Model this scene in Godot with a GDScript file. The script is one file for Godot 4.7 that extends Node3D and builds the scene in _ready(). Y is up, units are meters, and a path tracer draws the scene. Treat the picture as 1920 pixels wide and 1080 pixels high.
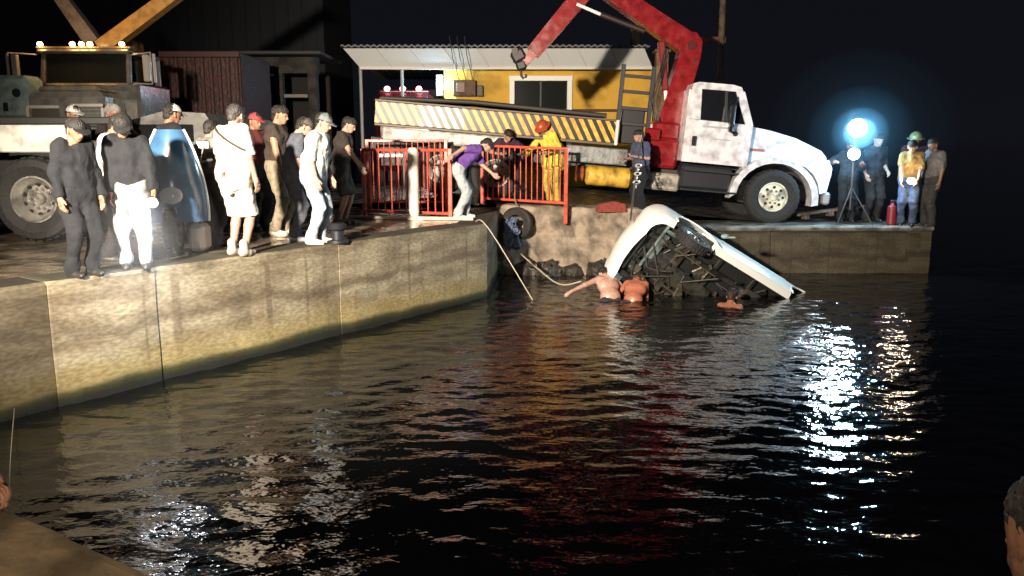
extends Node3D
# Night on a harbour quay: a crane truck lifts an overturned pickup out of the water while a crowd watches from the pier.

class Mk:
	# collects shapes as loose triangles; winding follows the normals given
	var v := PackedVector3Array()
	var n := PackedVector3Array()
	var u := PackedVector2Array()
	func t(a: Vector3, b: Vector3, c: Vector3, na: Vector3, nb: Vector3, nc: Vector3, ua := Vector2.ZERO, ub := Vector2.ZERO, uc := Vector2.ZERO) -> void:
		if (b - a).cross(c - a).dot(na + nb + nc) > 0.0:
			v.append_array([a, c, b]); n.append_array([na, nc, nb]); u.append_array([ua, uc, ub])
		else:
			v.append_array([a, b, c]); n.append_array([na, nb, nc]); u.append_array([ua, ub, uc])
	func q(a: Vector3, b: Vector3, c: Vector3, d: Vector3, out: Vector3) -> void:
		var f := (b - a).cross(c - a)
		if f.length() < 1e-12:
			f = (c - a).cross(d - a)
		f = f.normalized()
		if f.dot(out) < 0.0:
			f = -f
		t(a, b, c, f, f, f, Vector2(0, 0), Vector2(1, 0), Vector2(1, 1)); t(a, c, d, f, f, f, Vector2(0, 0), Vector2(1, 1), Vector2(0, 1))
	func sq(p: Array, nn: Array) -> void:   # a smooth quad
		t(p[0], p[1], p[2], nn[0], nn[1], nn[2]); t(p[0], p[2], p[3], nn[0], nn[2], nn[3])
	func box(c: Vector3, s: Vector3, bev := 0.0, bs := Basis()) -> void:
		var h := s * 0.5
		var b := minf(bev, minf(h.x, minf(h.y, h.z)) * 0.9)
		var ax := [Vector3.RIGHT, Vector3.UP, Vector3.BACK]
		for i in 3:
			var j := (i + 1) % 3
			var k := (i + 2) % 3
			for sg in [-1.0, 1.0]:
				var o: Vector3 = ax[i] * h[i] * sg
				var e: Vector3 = ax[j] * (h[j] - b)
				var f: Vector3 = ax[k] * (h[k] - b)
				q(c + bs * (o - e - f), c + bs * (o + e - f), c + bs * (o + e + f), c + bs * (o - e + f), bs * (ax[i] * sg))
		if b <= 0.0:
			return
		for i in 3:
			var j := (i + 1) % 3
			var k := (i + 2) % 3
			for sj in [-1.0, 1.0]:
				for sk in [-1.0, 1.0]:
					var e: Vector3 = ax[i] * (h[i] - b)
					var p1: Vector3 = ax[j] * h[j] * sj + ax[k] * (h[k] - b) * sk
					var p2: Vector3 = ax[j] * (h[j] - b) * sj + ax[k] * h[k] * sk
					q(c + bs * (p1 - e), c + bs * (p1 + e), c + bs * (p2 + e), c + bs * (p2 - e), bs * (ax[j] * sj + ax[k] * sk))
		for sx in [-1.0, 1.0]:
			for sy in [-1.0, 1.0]:
				for sz in [-1.0, 1.0]:
					var d := Vector3(sx, sy, sz)
					var g := h - Vector3(b, b, b)
					var nn := (bs * d).normalized()
					t(c + bs * (Vector3(h.x, g.y, g.z) * d), c + bs * (Vector3(g.x, h.y, g.z) * d), c + bs * (Vector3(g.x, g.y, h.z) * d), nn, nn, nn)
	func bar(a: Vector3, b: Vector3, w: float, h: float, side := Vector3.BACK, bev := 0.0) -> void:
		# a beam from a to b, w across «side», h across the third way
		var y := (b - a).normalized()
		var z := (side - y * side.dot(y)).normalized()
		var x := y.cross(z)
		box((a + b) * 0.5, Vector3(h, (b - a).length(), w), bev, Basis(x, y, z))
	func taper(a: Vector3, b: Vector3, wa: float, ha: float, wb: float, hb: float, side := Vector3.BACK) -> void:
		var y := (b - a).normalized()
		var z := (side - y * side.dot(y)).normalized()
		var x := y.cross(z)
		var p := []
		for e in [[a, wa, ha], [b, wb, hb]]:
			for s in [[-1, -1], [1, -1], [1, 1], [-1, 1]]:
				p.append(e[0] + x * (s[0] * e[2] * 0.5) + z * (s[1] * e[1] * 0.5))
		var mid := (a + b) * 0.5
		for i in 4:
			var j := (i + 1) % 4
			q(p[i], p[j], p[4 + j], p[4 + i], (p[i] + p[j]) * 0.5 - a)
		q(p[0], p[1], p[2], p[3], -y); q(p[4], p[5], p[6], p[7], y)
	func tube(pts: Array, rad, seg := 8, caps := true) -> void:
		var rings := []
		var nor := []
		var up := Vector3.UP
		for i in pts.size():
			var d: Vector3 = (pts[mini(i + 1, pts.size() - 1)] - pts[maxi(i - 1, 0)]).normalized()
			if absf(d.dot(up)) > 0.95:
				up = Vector3.RIGHT if absf(d.x) < 0.8 else Vector3.BACK
			var x := d.cross(up).normalized()
			var y := x.cross(d)
			up = y
			var r: float = rad if (rad is float or rad is int) else rad[i]
			var ring := []
			var rn := []
			for k in seg:
				var w := TAU * k / seg
				var dir := x * cos(w) + y * sin(w)
				ring.append(pts[i] + dir * r); rn.append(dir)
			rings.append(ring); nor.append(rn)
		for i in pts.size() - 1:
			for k in seg:
				var l := (k + 1) % seg
				sq([rings[i][k], rings[i][l], rings[i + 1][l], rings[i + 1][k]], [nor[i][k], nor[i][l], nor[i + 1][l], nor[i + 1][k]])
		if caps:
			for e in [0, pts.size() - 1]:
				var d: Vector3 = pts[0] - pts[1] if e == 0 else pts[-1] - pts[-2]
				d = d.normalized()
				for k in seg:
					t(pts[e], rings[e][k], rings[e][(k + 1) % seg], d, d, d)
	func lathe(prof: Array, xf: Transform3D, seg := 24, flat := true) -> void:
		# prof: Vector2(radius, height along local y)
		for i in prof.size() - 1:
			var a: Vector2 = prof[i]
			var b: Vector2 = prof[i + 1]
			var d := b - a
			if d.length() < 1e-6:
				continue
			var m := Vector2(d.y, -d.x).normalized()
			for k in seg:
				var w0 := TAU * k / seg
				var w1 := TAU * (k + 1) / seg
				var c0 := Vector3(cos(w0), 0, sin(w0))
				var c1 := Vector3(cos(w1), 0, sin(w1))
				var n0 := (xf.basis * (c0 * m.x + Vector3.UP * m.y)).normalized()
				var n1 := (xf.basis * (c1 * m.x + Vector3.UP * m.y)).normalized()
				sq([xf * (c0 * a.x + Vector3.UP * a.y), xf * (c1 * a.x + Vector3.UP * a.y), xf * (c1 * b.x + Vector3.UP * b.y), xf * (c0 * b.x + Vector3.UP * b.y)], [n0, n1, n1, n0])
	func prism(poly: Array, depth: float, xf := Transform3D()) -> void:
		# polygon in local xy, from z = 0 to z = depth
		var pp := PackedVector2Array(poly)
		var idx := Geometry2D.triangulate_polygon(pp)
		for side in [0.0, 1.0]:
			var nn := xf.basis * (Vector3.BACK * (1.0 if side * depth > 0.0 or (side == 0.0 and depth < 0.0) else -1.0))
			for i in range(0, idx.size(), 3):
				var p := []
				for k in 3:
					p.append(xf * Vector3(pp[idx[i + k]].x, pp[idx[i + k]].y, side * depth))
				t(p[0], p[1], p[2], nn, nn, nn)
		var cw := Geometry2D.is_polygon_clockwise(pp)
		for i in pp.size():
			var a := pp[i]
			var b := pp[(i + 1) % pp.size()]
			var o := (b - a).orthogonal().normalized()   # (y, -x)
			if Geometry2D.is_point_in_polygon((a + b) * 0.5 + o * 1e-3, pp):
				o = -o
			q(xf * Vector3(a.x, a.y, 0), xf * Vector3(b.x, b.y, 0), xf * Vector3(b.x, b.y, depth), xf * Vector3(a.x, a.y, depth), xf.basis * Vector3(o.x, o.y, 0))
	func ball(c: Vector3, r: Vector3, seg := 12, rows := 8, bs := Basis(), from := 0.0, to := 1.0) -> void:
		for i in rows:
			for k in seg:
				var p := []
				var nn := []
				for e in [[i, k], [i, k + 1], [i + 1, k + 1], [i + 1, k]]:
					var th := PI * lerpf(from, to, float(e[0]) / rows)
					var w: float = TAU * e[1] / seg
					var d := Vector3(sin(th) * cos(w), cos(th), sin(th) * sin(w))
					p.append(c + bs * (d * r)); nn.append((bs * (d / r)).normalized())
				sq(p, nn)
	func planar(o: Vector3, du: Vector3, dv: Vector3) -> void:
		for i in v.size():
			u[i] = Vector2((v[i] - o).dot(du), (v[i] - o).dot(dv))
	func mesh() -> ArrayMesh:
		var a := []
		a.resize(Mesh.ARRAY_MAX)
		a[Mesh.ARRAY_VERTEX] = v; a[Mesh.ARRAY_NORMAL] = n; a[Mesh.ARRAY_TEX_UV] = u
		var m := ArrayMesh.new()
		m.add_surface_from_arrays(Mesh.PRIMITIVE_TRIANGLES, a)
		return m

var used := {}
var mats := {}
var tex := {}

func numbered(n: String) -> String:
	if not used.has(n):
		used[n] = 0
		return n
	used[n] += 1
	return "%s_%03d" % [n, used[n]]

func tag(o: Node, label: String, category: String, group := "", kind := "") -> void:
	if label: o.set_meta("label", label)
	if category: o.set_meta("category", category)
	if group: o.set_meta("group", group)
	if kind: o.set_meta("kind", kind)

func thing(called: String, label: String, category: String, at := Vector3.ZERO, bs := Basis(), group := "") -> Node3D:
	var o := Node3D.new()
	o.name = numbered(called)
	add_child(o)
	o.transform = Transform3D(bs, at)
	tag(o, label, category, group)
	return o

func put(called: String, shape, m: Material, parent: Node = null) -> MeshInstance3D:
	var o := MeshInstance3D.new()
	o.mesh = shape.mesh() if shape is Mk else shape
	o.material_override = m
	o.name = called if parent else numbered(called)
	(parent if parent else self).add_child(o, true)
	return o

func struct(called: String, shape, m: Material) -> MeshInstance3D:
	var o := put(called, shape, m)
	o.set_meta("kind", "structure")
	return o

func noise_tex(key: String, freq: float, octaves: int, seed_: int, ramp: Array = [], normal := 0.0, size := 512, kind := FastNoiseLite.TYPE_SIMPLEX_SMOOTH) -> Texture2D:
	if tex.has(key):
		return tex[key]
	var f := FastNoiseLite.new()
	f.noise_type = kind
	f.frequency = freq; f.fractal_octaves = octaves; f.seed = seed_
	var t := NoiseTexture2D.new()
	t.width = size; t.height = size; t.seamless = true; t.noise = f
	if normal > 0.0:
		t.as_normal_map = true; t.bump_strength = normal
	elif ramp.size():
		var g := Gradient.new()
		g.offsets = PackedFloat32Array(ramp.map(func(x): return x[0]))
		g.colors = PackedColorArray(ramp.map(func(x): return Color(x[1], x[1], x[1])))
		t.color_ramp = g
	tex[key] = t
	return t

func mat(r: float, g: float, b: float, rough := 0.6, metal := 0.0, kind := "") -> StandardMaterial3D:
	# base colour in linear real-world values; kind adds a surface character
	var key := "%s %s %s %s %s %s" % [r, g, b, rough, metal, kind]
	if mats.has(key):
		return mats[key]
	var m := StandardMaterial3D.new()
	m.albedo_color = Color(r, g, b).linear_to_srgb()
	m.roughness = rough; m.metallic = metal
	match kind:
		"cloth":
			m.rim_enabled = true; m.rim = 0.08
			m.uv1_triplanar = true; m.uv1_scale = Vector3(1.3, 1.0, 1.3)
			m.normal_enabled = true; m.normal_scale = 0.9
			m.normal_texture = noise_tex("folds", 0.012, 3, 11, [], 9.0)
			m.albedo_texture = noise_tex("cloth_tone", 0.02, 4, 12, [[0.0, 0.72], [1.0, 1.0]])
		"skin":
			m.subsurf_scatter_enabled = true; m.subsurf_scatter_strength = 0.1
			m.uv1_triplanar = true; m.uv1_scale = Vector3(3, 3, 3)
			m.albedo_texture = noise_tex("mottle", 0.02, 4, 13, [[0.0, 0.66], [0.5, 0.9], [1.0, 1.0]])
			m.normal_enabled = true; m.normal_scale = 0.25
			m.normal_texture = noise_tex("concrete_n", 0.03, 5, 42, [], 8.0)
		"paint":   # vehicle paint with road dirt
			m.uv1_triplanar = true; m.uv1_scale = Vector3(0.6, 0.6, 0.6)
			m.albedo_texture = noise_tex("dirt", 0.012, 5, 21, [[0.0, 0.74], [0.42, 0.93], [0.6, 1.0], [1.0, 1.0]])
			m.roughness_texture = noise_tex("dirt_rough", 0.012, 5, 22, [[0.0, 1.0], [0.6, 0.55], [1.0, 0.5]])
			m.clearcoat_enabled = true; m.clearcoat = 0.4; m.clearcoat_roughness = 0.15
		"worn":
			m.uv1_triplanar = true; m.uv1_scale = Vector3(0.4, 0.4, 0.4)
			m.albedo_texture = noise_tex("worn", 0.016, 5, 31, [[0.0, 0.5], [0.4, 0.82], [0.55, 1.0], [1.0, 1.0]])
			m.normal_enabled = true; m.normal_scale = 0.35
			m.normal_texture = noise_tex("worn_n", 0.04, 4, 32, [], 6.0)
		"concrete":
			m.uv1_triplanar = true; m.uv1_world_triplanar = true; m.uv1_scale = Vector3(0.33, 0.33, 0.33)
			m.albedo_texture = noise_tex("concrete", 0.011, 6, 41, [[0.0, 0.55], [0.4, 0.8], [0.6, 0.95], [1.0, 1.0]])
			m.normal_enabled = true; m.normal_scale = 0.7
			m.normal_texture = noise_tex("concrete_n", 0.03, 5, 42, [], 8.0)
		"stucco":
			m.uv1_triplanar = true; m.uv1_world_triplanar = true; m.uv1_scale = Vector3(0.12, 0.16, 0.12)
			m.albedo_texture = noise_tex("stucco", 0.01, 5, 46, [[0.0, 0.72], [0.35, 0.9], [0.55, 1.0], [1.0, 1.0]])
			m.normal_enabled = true; m.normal_scale = 0.3
			m.normal_texture = noise_tex("concrete_n", 0.03, 5, 42, [], 8.0)
		"rubber":
			m.uv1_triplanar = true; m.uv1_scale = Vector3(2, 2, 2)
			m.albedo_texture = noise_tex("worn", 0.016, 5, 31, [[0.0, 0.5], [0.4, 0.82], [0.55, 1.0], [1.0, 1.0]])
	mats[key] = m
	return m

func glow(r: float, g: float, b: float, energy: float) -> StandardMaterial3D:
	var m := StandardMaterial3D.new()
	m.albedo_color = Color(0.9, 0.9, 0.9)
	m.emission_enabled = true
	m.emission = Color(r, g, b).linear_to_srgb()
	m.emission_energy_multiplier = energy
	return m

func pane(alpha := 0.12) -> StandardMaterial3D:
	var m := StandardMaterial3D.new()
	m.albedo_color = Color(0.55, 0.6, 0.62, alpha)
	m.transparency = BaseMaterial3D.TRANSPARENCY_ALPHA
	m.roughness = 0.05
	return m

func omni(parent: Node, at: Vector3, c: Color, energy: float, size: float) -> OmniLight3D:
	var l := OmniLight3D.new()
	l.name = "bulb_light"
	l.light_color = c; l.light_energy = energy; l.light_size = size
	l.omni_range = 60.0; l.omni_attenuation = 2.0; l.shadow_enabled = true
	parent.add_child(l, true)
	l.position = at
	return l

func spot(parent: Node, at: Vector3, to: Vector3, c: Color, energy: float, size: float, angle: float) -> SpotLight3D:
	var l := SpotLight3D.new()
	l.name = "beam_light"
	l.light_color = c; l.light_energy = energy; l.light_size = size
	l.spot_range = 80.0; l.spot_attenuation = 2.0; l.spot_angle = angle; l.spot_angle_attenuation = 1.0; l.shadow_enabled = true
	parent.add_child(l, true)
	l.look_at_from_position(at, to, Vector3.UP)
	return l

func ax(y: Vector3, hint := Vector3.BACK) -> Basis:   # a basis whose y axis is given
	y = y.normalized()
	if absf(y.dot(hint)) > 0.95:
		hint = Vector3.RIGHT
	var z := (hint - y * hint.dot(y)).normalized()
	return Basis(y.cross(z), y, z)

# ---------------------------------------------------------------- people: tapered capsules joined by a smooth minimum, meshed as surface nets
var wrinkle: FastNoiseLite

func bone(a: Vector3, b: Vector3, ra: float, rb: float, k := 0.04, flat := false) -> Array:
	return [a, b, ra, rb, k, flat]

func sdf(bones: Array, cell: float, crumple := 0.0) -> Array:
	var lo := Vector3(1e9, 1e9, 1e9)
	var hi := -lo
	for b in bones:
		var r: float = maxf(b[2], b[3]) + 2.0 * cell
		for p in [b[0], b[1]]:
			lo = lo.min(p - Vector3(r, r, r)); hi = hi.max(p + Vector3(r, r, r))
	var nx := int((hi.x - lo.x) / cell) + 2
	var ny := int((hi.y - lo.y) / cell) + 2
	var nz := int((hi.z - lo.z) / cell) + 2
	var f := PackedFloat32Array()
	f.resize(nx * ny * nz)
	f.fill(1.0)
	var sx := ny * nz
	for b in bones:
		var pa: Vector3 = b[0]
		var ba: Vector3 = b[1] - pa
		var ra: float = b[2]
		var rb: float = b[3]
		var k: float = b[4]
		var flat: bool = b[5]
		var len2 := maxf(ba.length_squared(), 1e-9)
		var ln := sqrt(len2)
		var r := maxf(ra, rb) + k + 1.8 * cell
		var l := (pa.min(b[1]) - Vector3(r, r, r) - lo) / cell
		var h := (pa.max(b[1]) + Vector3(r, r, r) - lo) / cell
		for i in range(maxi(0, int(l.x)), mini(nx, int(h.x) + 1)):
			for j in range(maxi(0, int(l.y)), mini(ny, int(h.y) + 1)):
				var at := i * sx + j * nz
				for m in range(maxi(0, int(l.z)), mini(nz, int(h.z) + 1)):
					var p := lo + Vector3(i, j, m) * cell - pa
					var t := p.dot(ba) / len2
					var tc := clampf(t, 0.0, 1.0)
					var d := (p - ba * tc).length() - lerpf(ra, rb, tc)
					if flat and t > 1.0:
						d = maxf((p - ba * t).length() - rb, (t - 1.0) * ln)
					var g := f[at + m]
					var hh := maxf(k - absf(g - d), 0.0)
					f[at + m] = minf(g, d) - hh * hh / (k * 4.0)
	if crumple > 0.0:
		for i in nx:
			for j in ny:
				for m in nz:
					var at := i * sx + j * nz + m
					if absf(f[at]) < 2.0 * cell:
						f[at] += crumple * wrinkle.get_noise_3d(lo.x + i * cell, (lo.y + j * cell) * 0.8, lo.z + m * cell)
	var vv := PackedVector3Array()
	var nn := PackedVector3Array()
	var id := PackedInt32Array()
	id.resize(f.size())
	id.fill(-1)
	for i in nx - 1:
		for j in ny - 1:
			var base := i * sx + j * nz
			for m in nz - 1:
				var at := base + m
				var a0 := f[at]
				if a0 > 3.0 * cell or a0 < -3.0 * cell:
					continue
				var c := [a0, f[at + 1], f[at + nz], f[at + nz + 1], f[at + sx], f[at + sx + 1], f[at + sx + nz], f[at + sx + nz + 1]]
				var s := 0
				for e in 8:
					if c[e] < 0.0: s += 1
				if s == 0 or s == 8:
					continue
				var sum := Vector3.ZERO
				var cnt := 0
				for e in 8:
					for bit in [1, 2, 4]:
						if e & bit:
							continue
						var x: float = c[e]
						var y: float = c[e | bit]
						if (x < 0.0) != (y < 0.0):
							var w := x / (x - y)
							var q := Vector3((e >> 2) & 1, (e >> 1) & 1, e & 1)
							if bit == 4: q.x += w
							elif bit == 2: q.y += w
							else: q.z += w
							sum += q
							cnt += 1
				id[at] = vv.size()
				vv.append(lo + (Vector3(i, j, m) + sum / cnt) * cell)
				nn.append(Vector3(c[4] + c[5] + c[6] + c[7] - c[0] - c[1] - c[2] - c[3], c[2] + c[3] + c[6] + c[7] - c[0] - c[1] - c[4] - c[5], c[1] + c[3] + c[5] + c[7] - c[0] - c[2] - c[4] - c[6]).normalized())
	var ix := PackedInt32Array()
	for i in range(1, nx - 1):
		for j in range(1, ny - 1):
			var base := i * sx + j * nz
			for m in range(1, nz - 1):
				var at := base + m
				if id[at] < 0:
					continue
				var a0 := f[at]
				for e in [[sx, nz, 1], [nz, 1, sx], [1, sx, nz]]:
					if (a0 < 0.0) == (f[at + e[0]] < 0.0):
						continue
					var q0 := id[at]
					var q1 := id[at - e[1]]
					var q2 := id[at - e[1] - e[2]]
					var q3 := id[at - e[2]]
					if q1 < 0 or q2 < 0 or q3 < 0:
						continue
					if (vv[q1] - vv[q0]).cross(vv[q2] - vv[q0]).dot(nn[q0] + nn[q2]) > 0.0:
						ix.append_array([q0, q2, q1, q0, q3, q2])
					else:
						ix.append_array([q0, q1, q2, q0, q2, q3])
	return [vv, nn, ix]

func joined(list: Array) -> ArrayMesh:   # [[arrays, Transform3D], ...] as one mesh
	var vv := PackedVector3Array()
	var nn := PackedVector3Array()
	var ix := PackedInt32Array()
	for e in list:
		var s: Array = e[0]
		var xf: Transform3D = e[1]
		var at := vv.size()
		vv.append_array(xf * s[0])
		var turn := Transform3D(xf.basis.orthonormalized(), Vector3.ZERO)
		nn.append_array(turn * s[1])
		var src: PackedInt32Array = s[2]
		var flip := xf.basis.determinant() < 0.0
		for i in range(0, src.size(), 3):
			ix.append(at + src[i]); ix.append(at + src[i + (2 if flip else 1)]); ix.append(at + src[i + (1 if flip else 2)])
	var a := []
	a.resize(Mesh.ARRAY_MAX)
	a[Mesh.ARRAY_VERTEX] = vv; a[Mesh.ARRAY_NORMAL] = nn; a[Mesh.ARRAY_INDEX] = ix
	var m := ArrayMesh.new()
	m.add_surface_from_arrays(Mesh.PRIMITIVE_TRIANGLES, a)
	return m

var head_sdf := []
var hand_sdf := []
var shoe_sdf := []
var foot_sdf := []
var small := {}

func people_kit() -> void:
	wrinkle = FastNoiseLite.new()
	wrinkle.seed = 5; wrinkle.frequency = 5.5; wrinkle.fractal_octaves = 2
	var V := func(x, y, z): return Vector3(x, y, z)
	head_sdf = sdf([
		bone(Vector3(0, 0.03, -0.028), Vector3(0, 0.035, 0.018), 0.08, 0.077, 0.03),
		bone(Vector3(0, -0.02, 0.03), Vector3(0, -0.078, 0.055), 0.056, 0.03, 0.03),
		bone(Vector3(0, 0.01, 0.04), Vector3(0, -0.04, 0.05), 0.052, 0.045, 0.03),
		bone(Vector3(-0.032, 0.028, 0.074), Vector3(0.032, 0.028, 0.074), 0.015, 0.015, 0.015),
		bone(Vector3(0, 0.01, 0.09), Vector3(0, -0.026, 0.107), 0.008, 0.013, 0.012),
		bone(Vector3(-0.018, -0.056, 0.082), Vector3(0.018, -0.056, 0.082), 0.012, 0.012, 0.01),
		bone(Vector3(0.078, 0.016, -0.016), Vector3(0.083, -0.034, -0.004), 0.015, 0.009, 0.007),
		bone(Vector3(-0.078, 0.016, -0.016), Vector3(-0.083, -0.034, -0.004), 0.015, 0.009, 0.007),
		bone(Vector3(0, -0.03, -0.03), Vector3(0, -0.15, -0.035), 0.054, 0.056, 0.04)], 0.0075)
	var hb := []
	var lens := [0.95, 1.06, 1.0, 0.8]
	for i in 4:
		var z := 0.03 - 0.0205 * i
		var p := Vector3(0, -0.085 + 0.004 * absf(i - 1), z)
		hb.append(bone(Vector3(0, -0.005, z * 0.5), p, 0.016, 0.0125, 0.012))
		var ang := 0.25
		for s in [[0.043, 0.0095], [0.027, 0.0085], [0.022, 0.0075]]:
			var e: Vector3 = p + Vector3(-sin(ang), -cos(ang), 0.0) * (s[0] * lens[i])
			hb.append(bone(p, e, s[1] + 0.001, s[1], 0.004))
			p = e
			ang += 0.38
	hb.append(bone(Vector3(-0.004, -0.025, 0.02), Vector3(-0.014, -0.058, 0.046), 0.016, 0.011, 0.012))
	hb.append(bone(Vector3(-0.014, -0.058, 0.046), Vector3(-0.022, -0.088, 0.052), 0.0105, 0.008, 0.005))
	hb.append(bone(Vector3(0, 0.03, 0), Vector3(0, -0.03, 0.0), 0.026, 0.026, 0.02))
	hand_sdf = sdf(hb, 0.0048)
	shoe_sdf = sdf([bone(Vector3(0, -0.055, -0.055), Vector3(0, -0.06, 0.05), 0.04, 0.043, 0.03), bone(Vector3(0, -0.06, 0.05), Vector3(0.006, -0.065, 0.15), 0.045, 0.034, 0.03), bone(Vector3(0, 0.06, -0.02), Vector3(0, -0.04, -0.02), 0.05, 0.05, 0.03)], 0.0125)
	foot_sdf = sdf([bone(Vector3(0, -0.055, -0.05), Vector3(0, -0.06, 0.05), 0.032, 0.036, 0.03), bone(Vector3(0, -0.06, 0.05), Vector3(0.005, -0.07, 0.14), 0.036, 0.022, 0.03), bone(Vector3(0, 0.05, -0.02), Vector3(0, -0.04, -0.02), 0.037, 0.038, 0.03)], 0.0125)
	# small shared pieces of a head, in head coordinates (face to +z)
	var m := Mk.new()
	wrinkle.frequency = 60.0
	small.hair = joined([[sdf([bone(Vector3(0, 0.05, -0.036), Vector3(0, 0.058, 0.024), 0.086, 0.078, 0.03), bone(Vector3(0, 0.02, -0.052), Vector3(0, -0.035, -0.062), 0.076, 0.058, 0.03), bone(Vector3(-0.056, 0.05, 0.0), Vector3(0.056, 0.05, 0.0), 0.028, 0.028, 0.02)], 0.0065, 0.012), Transform3D()]])
	wrinkle.frequency = 5.5
	m = Mk.new()
	m.ball(Vector3(0, 0.02, -0.012), Vector3(0.098, 0.12, 0.115), 18, 9, Basis(Vector3.RIGHT, -0.5), 0.0, 0.66)
	small.long_hair = m.mesh()
	m = Mk.new()
	m.ball(Vector3(0, 0.045, -0.004), Vector3(0.097, 0.095, 0.112), 18, 6, Basis(Vector3.RIGHT, -0.06), 0.0, 0.5)
	m.lathe([Vector2(0.0, 0.142), Vector2(0.008, 0.145), Vector2(0.01, 0.138)], Transform3D(Basis(), Vector3.ZERO), 8)
	small.cap = m.mesh()
	m = Mk.new()
	for i in 10:
		var w0 := lerpf(-1.05, 1.05, i / 10.0)
		var w1 := lerpf(-1.05, 1.05, (i + 1) / 10.0)
		for yy in [[0.05, 1.0], [0.042, -1.0]]:
			m.q(Vector3(sin(w0) * 0.096, yy[0], cos(w0) * 0.108), Vector3(sin(w1) * 0.096, yy[0], cos(w1) * 0.108), Vector3(sin(w1) * 0.1, yy[0] - 0.022 * cos(w1), 0.06 + cos(w1) * 0.125), Vector3(sin(w0) * 0.1, yy[0] - 0.022 * cos(w0), 0.06 + cos(w0) * 0.125), Vector3(0, yy[1], 0))
		m.q(Vector3(sin(w0) * 0.1, 0.05 - 0.022 * cos(w0), 0.06 + cos(w0) * 0.125), Vector3(sin(w1) * 0.1, 0.05 - 0.022 * cos(w1), 0.06 + cos(w1) * 0.125), Vector3(sin(w1) * 0.1, 0.042 - 0.022 * cos(w1), 0.06 + cos(w1) * 0.125), Vector3(sin(w0) * 0.1, 0.042 - 0.022 * cos(w0), 0.06 + cos(w0) * 0.125), Vector3(sin(w0), 0, cos(w0)))
	small.brim = m.mesh()
	m = Mk.new()
	m.ball(Vector3(0, 0.04, -0.006), Vector3(0.118, 0.12, 0.14), 20, 7, Basis(), 0.0, 0.5)
	m.lathe([Vector2(0.118, 0.04), Vector2(0.16, 0.03), Vector2(0.162, 0.022), Vector2(0.11, 0.03)], Transform3D(Basis().scaled(Vector3(1, 1, 1.15)), Vector3(0, 0, -0.006)), 20)
	small.helmet = m.mesh()
	m = Mk.new()
	m.ball(Vector3.ZERO, Vector3(0.012, 0.010, 0.009), 8, 6)
	small.eye = m.mesh()
	m = Mk.new()
	m.tube([Vector3(-0.022, -0.057, 0.09), Vector3(-0.008, -0.055, 0.096), Vector3(0.008, -0.055, 0.096), Vector3(0.022, -0.057, 0.09)], 0.0042, 6)
	small.mouth = m.mesh()

func ik(a: Vector3, to: Vector3, l1: float, l2: float, hint: Vector3) -> Array:   # [middle joint, end joint]
	var d := to - a
	var l := clampf(d.length(), absf(l1 - l2) + 0.02, (l1 + l2) * 0.999)
	var x := d.normalized()
	var c := (l1 * l1 + l * l - l2 * l2) / (2.0 * l)
	var h := sqrt(maxf(l1 * l1 - c * c, 0.0))
	var y := (hint - x * hint.dot(x)).normalized()
	return [a + x * c + y * h, a + x * l]

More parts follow.
